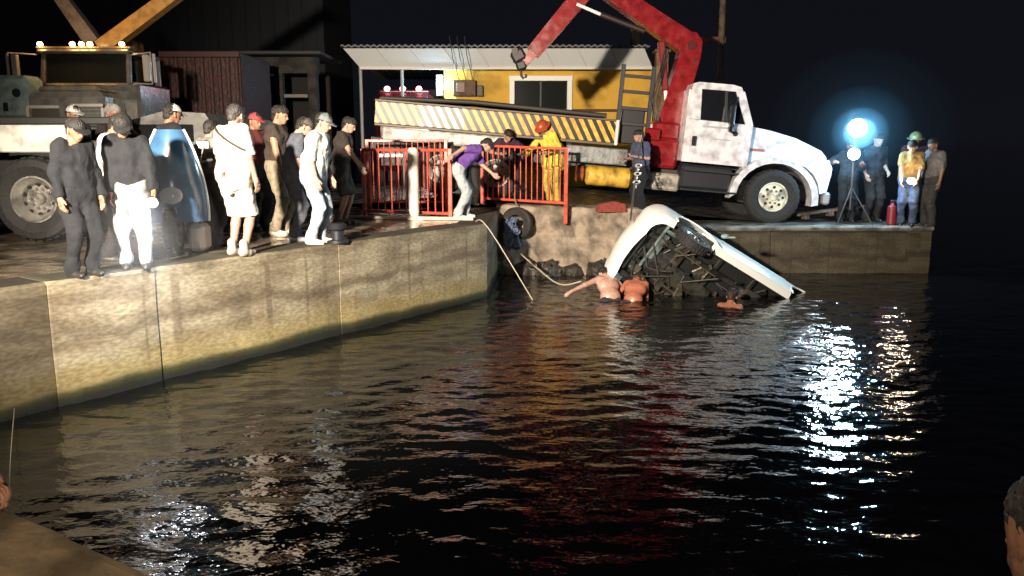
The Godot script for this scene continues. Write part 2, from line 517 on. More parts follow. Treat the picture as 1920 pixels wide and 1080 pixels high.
func person(label: String, at: Vector3, facing: float, h: float, o: Dictionary) -> Node3D:
	# facing: degrees, 0 looks to +z (the near quay), 90 to +x. Local +z is forward, +x the person's left.
	var r := thing("person", label, "person", at, Basis(Vector3.UP, deg_to_rad(facing)), o.get("group", ""))
	var S := h / 1.75
	var g: float = o.get("girth", 1.0)
	var lean: float = deg_to_rad(o.get("lean", 2.0))
	var bend := Basis(Vector3.UP, deg_to_rad(o.get("twist", 0.0))) * Basis(Vector3.BACK, deg_to_rad(o.get("side", 0.0)))
	var B := bend * Basis(Vector3.RIGHT, lean)
	var B2 := bend * Basis(Vector3.RIGHT, lean * 0.55)
	var hip: Vector3 = o.get("hip", Vector3(0, 0.93, 0)) * S
	var waist := hip + B2 * Vector3(0, 0.17, 0) * S
	var chest := waist + B * Vector3(0, 0.2, 0) * S
	var neck := chest + B * Vector3(0, 0.2, -0.005) * S
	var HB := B * Basis(Vector3.UP, deg_to_rad(o.get("head_yaw", 0.0))) * Basis(Vector3.RIGHT, deg_to_rad(o.get("head_pitch", 8.0)) - lean * o.get("head_level", 0.4))
	var headc := neck + (HB * Vector3(0, 0.125, 0.025)) * S
	var L := []
	var R := []
	var arms := []
	var legs := []
	for s in [1.0, -1.0]:
		var sh := chest + B * Vector3(0.166 * s, 0.14, -0.005) * S
		var to: Vector3 = o.get("lh" if s > 0 else "rh", Vector3.INF)
		to = (sh + Vector3(0.07 * s, -0.545, 0.05) * S) if to == Vector3.INF else to * S
		var e := ik(sh, to, 0.295 * S, 0.265 * S, B * Vector3(0.35 * s, -0.25, -1.0))
		arms.append([sh, e[0], e[1]])
		var hj := hip + Vector3(0.088 * s, -0.03, 0) * S
		var foot: Vector3 = o.get("lf" if s > 0 else "rf", Vector3(0.105 * s, 0.09, 0.02 * s)) * S
		var k := ik(hj, foot, 0.425 * S, 0.42 * S, Vector3(0.12 * s, 0.05, 1.0))
		legs.append([hj, k[0], k[1]])
	var skin: Array = o.get("skin", [0.42, 0.23, 0.15])
	var sm := mat(skin[0], skin[1], skin[2], o.get("gloss", 0.5), 0.0, "skin")
	var torso := func(x: float) -> Array:
		return [bone(hip + B2 * Vector3(-0.075, 0, 0) * S, hip + B2 * Vector3(0.075, 0, 0) * S, 0.105 * S * g + x, 0.105 * S * g + x, 0.06),
			bone(hip, waist, 0.108 * S * g + x, 0.112 * S * g + x, 0.06),
			bone(waist + B2 * Vector3(-0.06, 0, 0) * S, waist + B2 * Vector3(0.06, 0, 0) * S, 0.104 * S * g + x, 0.104 * S * g + x, 0.07),
			bone(waist, chest, 0.108 * S * g + x, 0.118 * S + x, 0.06),
			bone(chest + B * Vector3(-0.085, 0.02, 0) * S, chest + B * Vector3(0.085, 0.02, 0) * S, 0.112 * S + x, 0.112 * S + x, 0.07),
			bone(chest + B * Vector3(-0.115, 0.135, -0.01) * S, chest + B * Vector3(0.115, 0.135, -0.01) * S, 0.062 * S + x, 0.062 * S + x, 0.06)]
	var bones: Array = torso.call(0.0)
	bones.append(bone(chest + B * Vector3(0, 0.1, -0.01) * S, headc + HB * Vector3(0, -0.05, -0.03) * S, 0.062 * S, 0.054 * S, 0.05))
	for a in arms:
		bones.append(bone(a[0], a[1], 0.054 * S, 0.042 * S, 0.04)); bones.append(bone(a[1], a[2], 0.043 * S, 0.029 * S, 0.02))
	for k in legs:
		bones.append(bone(k[0], k[1], 0.088 * S, 0.06 * S, 0.05)); bones.append(bone(k[1], k[1].lerp(k[2], 0.35), 0.058 * S, 0.058 * S, 0.02)); bones.append(bone(k[1].lerp(k[2], 0.35), k[2], 0.056 * S, 0.038 * S, 0.02))
	var cell: float = o.get("cell", 0.024)
	var parts := [[sdf(bones, cell), Transform3D()], [head_sdf, Transform3D(HB.scaled(Vector3(S, S, S)), headc)]]
	for i in 2:
		var a: Array = arms[i]
		var bs := ax(a[1] - a[2], Basis(Vector3.UP, deg_to_rad(facing) * 0.0) * Vector3(0, 0.2, 1))
		if i == 1:
			bs = bs * Basis(Vector3(-1, 0, 0), Vector3(0, 1, 0), Vector3(0, 0, 1))
		parts.append([hand_sdf, Transform3D(bs * Basis().scaled(Vector3(S, S, S)), a[2])])
	var bare: bool = o.get("bare_feet", false)
	for k in legs:
		if bare:
			parts.append([foot_sdf, Transform3D(Basis().scaled(Vector3(S, S, S)), k[2])])
	put("body", joined(parts), sm, r)
	var HX := Transform3D(HB.scaled(Vector3(S, S, S)), headc)
	for s in [-1.0, 1.0]:
		var e := put("eye", small.eye, mat(0.03, 0.02, 0.015, 0.15), r)
		e.transform = HX * Transform3D(Basis(), Vector3(0.032 * s, 0.006, 0.086))
	put("mouth", small.mouth, mat(skin[0] * 0.6, skin[1] * 0.4, skin[2] * 0.4, 0.5), r).transform = HX
	var hc: Array = o.get("hair", [0.015, 0.012, 0.01])
	put("hair", small.long_hair if o.get("long_hair", false) else small.hair, mat(hc[0], hc[1], hc[2], 0.6, 0.0, "cloth"), r).transform = HX
	if o.has("cap"):
		var c: Array = o.cap
		put("cap", small.cap, mat(c[0], c[1], c[2], 0.8, 0.0, "cloth"), r).transform = HX
		var bc: Array = o.get("brim", c)
		put("cap_brim", small.brim, mat(bc[0], bc[1], bc[2], 0.7, 0.0, "cloth"), r).transform = HX
	if o.has("helmet"):
		var c: Array = o.helmet
		put("helmet", small.helmet, mat(c[0], c[1], c[2], 0.35), r).transform = HX
	if o.has("top"):
		var c: Array = o.top
		var x := 0.020
		var tb: Array = torso.call(x)
		var sleeve: float = o.get("sleeve", 0.42)   # share of the arm that is covered
		if sleeve > 0.0:
			for a in arms:
				if sleeve <= 0.5:
					tb.append(bone(a[0], a[0].lerp(a[1], sleeve * 2.0), 0.058 * S + x, 0.05 * S + x, 0.035, true))
				else:
					tb.append(bone(a[0], a[1], 0.056 * S + x, 0.045 * S + x, 0.035))
					tb.append(bone(a[1], a[1].lerp(a[2], sleeve * 2.0 - 1.0), 0.045 * S + x, 0.036 * S + x, 0.02, true))
		var skirt: float = o.get("skirt", 0.0)
		if skirt > 0.0:
			for k in legs:
				tb.append(bone(hip, hip.lerp(k[0], 0.6) + (k[1] - k[0]) * skirt, 0.12 * S * g + x, 0.115 * S * g + x, 0.05, true))
		put(o.get("top_name", "shirt"), joined([[sdf(tb, 0.021, 0.028), Transform3D()]]), mat(c[0], c[1], c[2], o.get("top_rough", 0.9), 0.0, "cloth"), r)
	if o.has("legs"):
		var c: Array = o.legs
		var x := 0.022
		var lb: Array = [bone(hip + B2 * Vector3(-0.075, 0, 0) * S, hip + B2 * Vector3(0.075, 0, 0) * S, 0.105 * S * g + x, 0.105 * S * g + x, 0.06), bone(hip + Vector3(-0.07, 0.02, 0) * S, hip + Vector3(0.07, 0.02, 0) * S, 0.105 * S * g + x * 0.7, 0.105 * S * g + x * 0.7, 0.06), bone(hip, waist.lerp(hip, 0.55), 0.105 * S * g + x * 0.6, 0.108 * S * g + x * 0.55, 0.05)]
		for k in legs:
			if o.get("shorts", false):
				lb.append(bone(k[0], k[1].lerp(k[2], 0.05), 0.094 * S + x, 0.085 * S + x, 0.05, true))
			else:
				lb.append(bone(k[0], k[1], 0.09 * S + x, 0.064 * S + x, 0.05))
				lb.append(bone(k[1], k[2] + (k[2] - k[1]) * 0.06, 0.062 * S + x, 0.05 * S + x, 0.02, true))
		put("shorts" if o.get("shorts", false) else "trousers", joined([[sdf(lb, 0.021, 0.026), Transform3D()]]), mat(c[0], c[1], c[2], 0.9, 0.0, "cloth"), r)
	if not bare:
		var c: Array = o.get("shoes", [0.02, 0.02, 0.02])
		for k in legs:
			put("shoe", joined([[shoe_sdf, Transform3D(Basis().scaled(Vector3(S, S, S)), k[2])]]), mat(c[0], c[1], c[2], 0.5), r)
	if o.has("bands"):   # reflective strips round the coat
		var c: Array = o.bands
		for e in [[chest + B * Vector3(0, -0.02, 0) * S, B, 0.222, 0.140], [waist + B2 * Vector3(0, -0.02, 0) * S, B2, 0.085 + 0.112 * g, 0.027 + 0.112 * g]]:
			var m := Mk.new()
			m.lathe([Vector2(1.0, -0.03), Vector2(1.012, -0.03), Vector2(1.012, 0.03), Vector2(1.0, 0.03)], Transform3D(e[1] * Basis.from_scale(Vector3(e[2] * S, 1.0, e[3] * S)), e[0]), 28)
			put("reflective_band", m, mat(c[0], c[1], c[2], 0.3), r)
	if o.has("strap"):
		var c: Array = o.strap
		var pts := []
		for i in 25:
			var w := TAU * i / 24.0
			pts.append(chest + B * Vector3(0.228 * cos(w), 0.05 + 0.14 * cos(w), 0.165 * sin(w)) * S)
		var m := Mk.new()
		m.tube(pts, 0.014, 6, false)
		put("strap", m, mat(c[0], c[1], c[2], 0.9), r)
	r.set_meta("joints", 0)
	r.remove_meta("joints")
	return r

# ---------------------------------------------------------------- setting
const WATER_Y := -1.25
const C := Vector2(-0.41, -13.3)      # the pier's corner
const A := Vector2(-7.2, -3.48)       # its front edge runs on out of the frame

func wall_image() -> ImageTexture:
	# cast concrete of the pier: u along the wall, v from the top (0) to below the water (1)
	var w := 1440
	var h := 360
	var im := Image.create(w, h, false, Image.FORMAT_RGB8)
	var f := FastNoiseLite.new()
	f.seed = 3; f.frequency = 0.0086; f.fractal_octaves = 5
	var fine := FastNoiseLite.new()
	fine.seed = 4; fine.frequency = 0.09; fine.fractal_octaves = 3
	for x in w:
		var drip := f.get_noise_2d(x * 5.0, 900.0)
		var edge := f.get_noise_2d(x * 0.7, 300.0)
		for y in h:
			var v := float(y) / h
			var n := f.get_noise_2d(x * 0.8, y * 2.0)
			var k := fine.get_noise_2d(x, y * 1.6)
			var c := Color(0.65, 0.62, 0.53).lerp(Color(0.52, 0.475, 0.395), clampf(0.45 + n * 1.6, 0.0, 1.0))
			# the dark tide line half way down, with runs below it
			var band := exp(-pow((v - 0.27 - edge * 0.09) / 0.028, 2.0)) * (0.62 + 0.5 * f.get_noise_2d(x * 3.0, 77.0))
			c = c.lerp(Color(0.33, 0.29, 0.23), clampf(band, 0.0, 0.48))
			c = c.lerp(Color(0.38, 0.33, 0.26), clampf((drip - 0.3) * 2.5, 0.0, 0.45) * smoothstep(0.0, 0.1, v))
			c = c.lerp(Color(0.40, 0.36, 0.28), clampf(exp(-v / 0.035) * (0.5 + n), 0.0, 0.7))
			# algae towards the water
			c = c.lerp(Color(0.63, 0.575, 0.38), smoothstep(0.36, 0.5, v + n * 0.06) * 0.7)
			c = c.lerp(Color(0.24, 0.25, 0.13), smoothstep(0.535, 0.575, v + edge * 0.03 + k * 0.015))
			c = c.lerp(Color(0.075, 0.095, 0.085), smoothstep(0.565, 0.615, v + edge * 0.03 + k * 0.02))
			var crack := absf(f.get_noise_2d(x * 1.1 + 500.0, y * 1.3 + 40.0))
			c = c.lerp(c * 0.55, smoothstep(0.008, 0.0, crack) * 0.3)
			c = c * (1.0 + k * 0.24)
			im.set_pixel(x, y, c)
	return ImageTexture.create_from_image(im)

func wall_mat() -> StandardMaterial3D:
	var m := StandardMaterial3D.new()
	m.albedo_texture = wall_image()
	m.roughness = 0.75
	return m

func wall_panel(parent: Node, a: Vector2, b: Vector2, top: float, bottom: float, out: float, m: Material, u0: float, span: float, called := "wall_panel") -> void:
	# one cast length of quay wall from a to b, its face «out» metres proud, with an uneven face and worn edges
	var mk := Mk.new()
	var d := (b - a)
	var ln := d.length()
	d /= ln
	var nn := Vector2(-d.y, d.x)
	if nn.y < 0.0: nn = -nn
	var nseg := int(ln / 0.25) + 1
	var rows := 9
	var at := func(i: int, j: int) -> Vector3:
		var s := ln * i / nseg
		var y := lerpf(top, bottom, float(j) / rows)
		var o := out + 0.016 * wrinkle.get_noise_3d((u0 + s) * 0.35, y * 0.5, 2.0)
		if j == 0: o -= 0.025 + 0.02 * absf(wrinkle.get_noise_3d((u0 + s) * 0.9, 5.0, 1.0))
		if i == 0 or i == nseg: o -= 0.015
		if j == 1: y = top - 0.035
		return Vector3(a.x + d.x * s + nn.x * o, y, a.y + d.y * s + nn.y * o)
	for i in nseg:
		for j in rows:
			mk.q(at.call(i, j), at.call(i + 1, j), at.call(i + 1, j + 1), at.call(i, j + 1), Vector3(nn.x, 0, nn.y))
		mk.q(at.call(i, 0), at.call(i + 1, 0), at.call(i + 1, 0) - Vector3(nn.x, 0, nn.y) * 0.5, at.call(i, 0) - Vector3(nn.x, 0, nn.y) * 0.5, Vector3.UP)
	for e in [[0, -d], [nseg, d]]:
		for j in rows:
			var p: Vector3 = at.call(e[0], j)
			var q: Vector3 = at.call(e[0], j + 1)
			mk.q(p, q, q - Vector3(nn.x, 0, nn.y) * 0.5, p - Vector3(nn.x, 0, nn.y) * 0.5, Vector3(e[1].x, 0, e[1].y))
	mk.planar(Vector3(a.x, top, a.y) - Vector3(d.x, 0, d.y) * u0, Vector3(d.x, 0, d.y) / span, Vector3(0, -0.5, 0))
	put(called, mk, m, parent)

func ground_y(x: float) -> float:
	# the yard behind the quay: a gentle ramp carries the crane truck
	var p := [[-60.0, -0.004], [-4.5, -0.004], [-1.6, 0.22], [-0.6, 0.2], [5.44, -0.304], [8.6, -0.304]]
	for i in p.size() - 1:
		if x <= p[i + 1][0]:
			return lerpf(p[i][1], p[i + 1][1], (x - p[i][0]) / (p[i + 1][0] - p[i][0]))
	return -0.304

func wet(r: float, g: float, b: float, seed_: int, lowr: float, highr: float) -> StandardMaterial3D:
	var m := StandardMaterial3D.new()
	m.albedo_color = Color(r, g, b).linear_to_srgb()
	m.uv1_triplanar = true; m.uv1_world_triplanar = true; m.uv1_scale = Vector3(0.3, 0.3, 0.3)
	m.albedo_texture = noise_tex("concrete", 0.011, 6, 41, [[0.0, 0.4], [0.4, 0.75], [0.6, 0.95], [1.0, 1.0]])
	m.roughness = 1.0
	m.roughness_texture = noise_tex("puddle%d" % seed_, 0.008, 4, seed_, [[0.0, lowr], [0.56, lowr], [0.72, highr], [1.0, highr]])
	m.normal_enabled = true; m.normal_scale = 0.12
	m.normal_texture = noise_tex("concrete_n", 0.03, 5, 42, [], 8.0)
	return m

func build_setting() -> void:
	# water: an opaque, dark harbour with real ripples
	var big := FastNoiseLite.new()
	big.seed = 8; big.frequency = 0.55; big.fractal_octaves = 2
	var mid := FastNoiseLite.new()
	mid.seed = 9; mid.frequency = 1.0; mid.fractal_octaves = 2
	var x0 := -9.0
	var z0 := -17.6
	var step := 0.06
	var nx := 400
	var nz := 300
	var hs := PackedFloat32Array()
	hs.resize((nx + 1) * (nz + 1))
	for i in nx + 1:
		for j in nz + 1:
			var x := x0 + i * step
			var z := z0 + j * step
			var hh := 0.013 * big.get_noise_2d(x * 0.8 + z * 0.25, z * 1.9 - x * 0.2) + 0.0125 * mid.get_noise_2d(x * 1.9 - z * 0.5, z * 4.4 + x * 0.3)
			for e in [Vector2(1.66, -13.0), Vector2(2.05, -12.9), Vector2(3.42, -12.35)]:   # rings spreading from the swimmers
				var rr := Vector2(x, z).distance_to(e)
				if rr < 3.0:
					hh += 0.008 * sin(rr * 17.0) * exp(-rr * 1.3)
			hs[i * (nz + 1) + j] = hh
	var vv := PackedVector3Array()
	var nn := PackedVector3Array()
	var ix := PackedInt32Array()
	for i in nx + 1:
		for j in nz + 1:
			var at := i * (nz + 1) + j
			vv.append(Vector3(x0 + i * step, WATER_Y + hs[at], z0 + j * step))
			var dx := hs[mini(i + 1, nx) * (nz + 1) + j] - hs[maxi(i - 1, 0) * (nz + 1) + j]
			var dz := hs[i * (nz + 1) + mini(j + 1, nz)] - hs[i * (nz + 1) + maxi(j - 1, 0)]
			nn.append(Vector3(-dx, 2.0 * step, -dz).normalized())
			if i < nx and j < nz:
				var r := at + nz + 1
				ix.append_array([at, r, at + 1, r, r + 1, at + 1])
	var arr := []
	arr.resize(Mesh.ARRAY_MAX)
	arr[Mesh.ARRAY_VERTEX] = vv; arr[Mesh.ARRAY_NORMAL] = nn; arr[Mesh.ARRAY_INDEX] = ix
	var wm := ArrayMesh.new()
	wm.add_surface_from_arrays(Mesh.PRIMITIVE_TRIANGLES, arr)
	var water := StandardMaterial3D.new()
	water.albedo_color = Color(0.003, 0.0034, 0.0036).linear_to_srgb()
	water.roughness = 0.04
	water.metallic_specular = 0.48
	water.uv1_triplanar = true; water.uv1_world_triplanar = true; water.uv1_scale = Vector3(0.75, 0.75, 1.6)
	water.normal_enabled = true; water.normal_scale = 0.33
	water.normal_texture = noise_tex("ripple", 0.014, 3, 51, [], 7.0)
	struct("water", wm, water)
	var mk := Mk.new()
	var y := WATER_Y - 0.06
	mk.q(Vector3(-400, y, 60), Vector3(400, y, 60), Vector3(400, y, -400), Vector3(-400, y, -400), Vector3.UP)
	struct("far_water", mk, water)

	# the pier the crowd stands on
	var wm1 := wall_mat()
	mk = Mk.new()
	var d := (A - C).normalized()
	var n2 := Vector2(-d.y, d.x)
	if n2.y < 0.0: n2 = -n2
	var ci := C - n2 * 0.12 + d * 0.05
	var ai := A - n2 * 0.12
	mk.prism([Vector2(ci.x, ci.y), Vector2(ai.x, ai.y), Vector2(-60, ai.y), Vector2(-60, -17.0), Vector2(-0.3, -17.0)], 2.6, Transform3D(Basis(Vector3.RIGHT, Vector3.BACK, Vector3.DOWN), Vector3(0, 0, 0)))
	var pier := struct("pier", mk, wet(0.22, 0.175, 0.13, 61, 0.07, 0.4))
	var total := (A - C).length()
	var cuts := [0.0, 3.35, 6.0, 7.1, total]
	var dark_wall := wm1.duplicate()
	dark_wall.albedo_color = Color(0.56, 0.55, 0.54)  # only a darker tint of the same wall texture
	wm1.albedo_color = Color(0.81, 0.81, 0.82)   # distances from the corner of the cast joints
	for i in cuts.size() - 1:
		var g := 0.004
		wall_panel(pier, C + d * (cuts[i] + g), C + d * (cuts[i + 1] - g), 0.004, -2.0, [0.0, -0.012, 0.006, -0.015][i], dark_wall if i == 3 else wm1, cuts[i], 13.0)
	# the short end of the pier, turned away from the light
	wall_panel(pier, C + Vector2(0.0, -0.02), Vector2(-0.25, -16.5), 0.004, -2.0, 0.0, wm1, 3.0, 13.0, "end_panel")

	# the yard behind
	mk = Mk.new()
	var xs := [-60.0, -20.0, -10.0, -4.5, -3.0, -1.6, -0.6, 1.0, 2.5, 4.0, 5.44, 7.0, 8.6]
	for i in xs.size() - 1:
		for zz in [[-16.9, -24.0], [-24.0, -60.0], [-60.0, -400.0]]:
			var ya := ground_y(xs[i])
			var yb := ground_y(xs[i + 1])
			mk.q(Vector3(xs[i], ya, zz[0]), Vector3(xs[i + 1], yb, zz[0]), Vector3(xs[i + 1], yb, zz[1]), Vector3(xs[i], ya, zz[1]), Vector3.UP)
	mk.q(Vector3(8.6, -0.304, -16.9), Vector3(8.6, -0.304, -400), Vector3(8.6, -2.5, -400), Vector3(8.6, -2.5, -16.9), Vector3.RIGHT)
	struct("ground", mk, wet(0.105, 0.092, 0.08, 62, 0.22, 0.7))

	# quay on the right, under the truck's nose
	mk = Mk.new()
	mk.prism([Vector2(2.75, -15.95), Vector2(8.45, -15.95), Vector2(8.45, -17.2), Vector2(2.75, -17.2)], 2.2, Transform3D(Basis(Vector3.RIGHT, Vector3.BACK, Vector3.DOWN), Vector3(0, -0.298, 0)))
	var quay := struct("quay", mk, wet(0.13, 0.12, 0.105, 63, 0.3, 0.7))
	var wm2 := wm1.duplicate()
	wm2.albedo_color = Color(0.47, 0.46, 0.45)
	for e in [[2.75, 5.2, 0.0], [5.215, 8.45, -0.01]]:
		wall_panel(quay, Vector2(e[0], -15.84), Vector2(e[1], -15.84), -0.4, -2.0, e[2], wm2, e[0] + 3.0, 9.0)
	mk = Mk.new()
	mk.box(Vector3(5.6, -0.34, -15.92), Vector3(5.74, 0.1, 0.26), 0.03)
	put("coping", mk, mat(0.2, 0.2, 0.19, 0.8, 0.0, "concrete"), quay)
	wall_panel(quay, Vector2(8.46, -15.85), Vector2(8.46 + 0.001, -17.3), -0.3, -2.0, 0.0, wm2, 2.0, 9.0, "end_panel")

	# rough old abutment between pier and quay
	mk = Mk.new()
	var f := FastNoiseLite.new()
	f.seed = 71; f.frequency = 0.55; f.fractal_octaves = 4
	var na := 70
	var nb := 30
	var pt := func(i: int, j: int) -> Vector3:
		var s := float(i) / na
		var x := lerpf(-0.32, 3.0, s)
		var t := float(j) / nb
		var yy := 0.0
		var zz := 0.0
		if t < 0.3:   # the flat top
			zz = lerpf(-16.95, -16.25, t / 0.3); yy = lerpf(0.10, 0.03, s)
		else:
			var q := (t - 0.3) / 0.7
			yy = lerpf(lerpf(0.08, 0.0, s), -1.7, q); zz = -16.25 + 0.5 * pow(q, 1.6)
			zz += 0.26 * f.get_noise_3d(x * 1.5, yy * 2.2, 0.0) * minf(1.0, q * 4.0) + 0.10 * f.get_noise_3d(x * 5.0, yy * 6.0, 3.0)
			zz += 0.16 * smoothstep(0.34, 0.4, q + 0.08 * f.get_noise_2d(x * 2.0, 4.0))
		yy += 0.03 * f.get_noise_3d(x * 3.0, 7.0, zz * 3.0)
		return Vector3(x, yy, zz)
	for i in na:
		for j in nb:
			var p := []
			var nn2 := []
			for e in [[i, j], [i + 1, j], [i + 1, j + 1], [i, j + 1]]:
				p.append(pt.call(e[0], e[1]))
				var g: Vector3 = (pt.call(e[0] + 1, e[1]) - pt.call(e[0] - 1, e[1])).cross(pt.call(e[0], e[1] + 1) - pt.call(e[0], e[1] - 1)).normalized()
				nn2.append(g if g.dot(Vector3(0, 0.6, 1)) > 0.0 else -g)
			mk.sq(p, nn2)
	var ab := StandardMaterial3D.new()
	ab = mat(0.36, 0.29, 0.225, 0.85, 0.0, "concrete")
	struct("abutment", mk, ab)
	# a few boulders at its foot
	var rng := RandomNumberGenerator.new()
	rng.seed = 5
	for e in [[0.25, -15.75, 0.24], [0.75, -15.7, 0.3], [1.25, -15.78, 0.22], [1.75, -15.72, 0.28], [2.3, -15.75, 0.24]]:
		var parts := []
		for k in 4:
			parts.append(bone(Vector3(rng.randf_range(-0.3, 0.3), rng.randf_range(-0.2, 0.2), rng.randf_range(-0.2, 0.2)) * e[2], Vector3(rng.randf_range(-0.6, 0.6), rng.randf_range(-0.3, 0.3), rng.randf_range(-0.3, 0.3)) * e[2], e[2] * 0.75, e[2] * 0.6, 0.08))
		var o := put("boulder", joined([[sdf(parts, 0.05, 0.1), Transform3D()]]), mat(0.05, 0.043, 0.035, 0.5, 0.0, "concrete"))
		o.position = Vector3(e[0], WATER_Y + 0.02, e[1])
		tag(o, ["dark wet boulder nearest the pier, half under water", "larger dark boulder under the middle of the rough wall", "small dark boulder below the red fence post", "dark boulder beside the swimmer's outstretched arm", "wet boulder behind the overturned car's bumper"][used["boulder"]], "boulder", "boulders at the foot of the rough wall")

	# the near quay at the lower left, with moss along its edge
	mk = Mk.new()
	var dir := Vector2(0.855, 0.52)
	var p0 := Vector2(-1.877, -2.717)
	var pa := p0 - dir * 4.0
	var pb := p0 + dir * 4.6
	mk.prism([pa, pb, pb + Vector2(0, 8), pa + Vector2(0, 8)], 2.5, Transform3D(Basis(Vector3.RIGHT, Vector3.BACK, Vector3.DOWN), Vector3(0, -0.03, 0)))
	var near := struct("near_quay", mk, mat(0.27, 0.21, 0.125, 0.8, 0.0, "concrete"))
	# its worn, slightly uneven lip
	mk = Mk.new()
	var lip := func(i: int, r: int) -> Vector3:
		var q := pa.lerp(pb, i / 60.0)
		var e := 0.02 * wrinkle.get_noise_2d(i * 2.2, 3.0)
		var prof := [Vector2(0.30, 0.0), Vector2(0.02, 0.0), Vector2(-0.015, -0.02), Vector2(-0.03, -0.06), Vector2(-0.03, -0.3)]
		var o: Vector2 = prof[r]
		return Vector3(q.x - dir.y * (o.x + e), -0.026 + o.y + (0.006 * wrinkle.get_noise_2d(i * 3.0, 9.0) if r > 0 else -0.006), q.y + dir.x * (o.x + e))
	for i in 60:
		for r in 4:
			mk.q(lip.call(i, r), lip.call(i + 1, r), lip.call(i + 1, r + 1), lip.call(i, r + 1), Vector3(dir.y, 1, -dir.x))
	put("worn_edge", mk, mat(0.27, 0.215, 0.13, 0.75, 0.0, "concrete"), near)

# ---------------------------------------------------------------- buildings and far things
func corrugated(x0: float, x1: float, yf: float, zf: float, yb: float, zb: float, pitch: float, amp: float, thick: float) -> Mk:
	var mk := Mk.new()
	var n := int((x1 - x0) / pitch * 6.0)
	var at := func(i: int, back: float, up: float) -> Vector3:
		var x := lerpf(x0, x1, float(i) / n)
		return Vector3(x, lerpf(yf, yb, back) + amp * sin(TAU * (x - x0) / pitch) + up, lerpf(zf, zb, back))
	for i in n:
		mk.q(at.call(i, 0, 0), at.call(i + 1, 0, 0), at.call(i + 1, 1, 0), at.call(i, 1, 0), Vector3.DOWN)
		mk.q(at.call(i, 0, thick), at.call(i + 1, 0, thick), at.call(i + 1, 1, thick), at.call(i, 1, thick), Vector3.UP)
		mk.q(at.call(i, 0, 0), at.call(i + 1, 0, 0), at.call(i + 1, 0, thick), at.call(i, 0, thick), Vector3.BACK)
	return mk

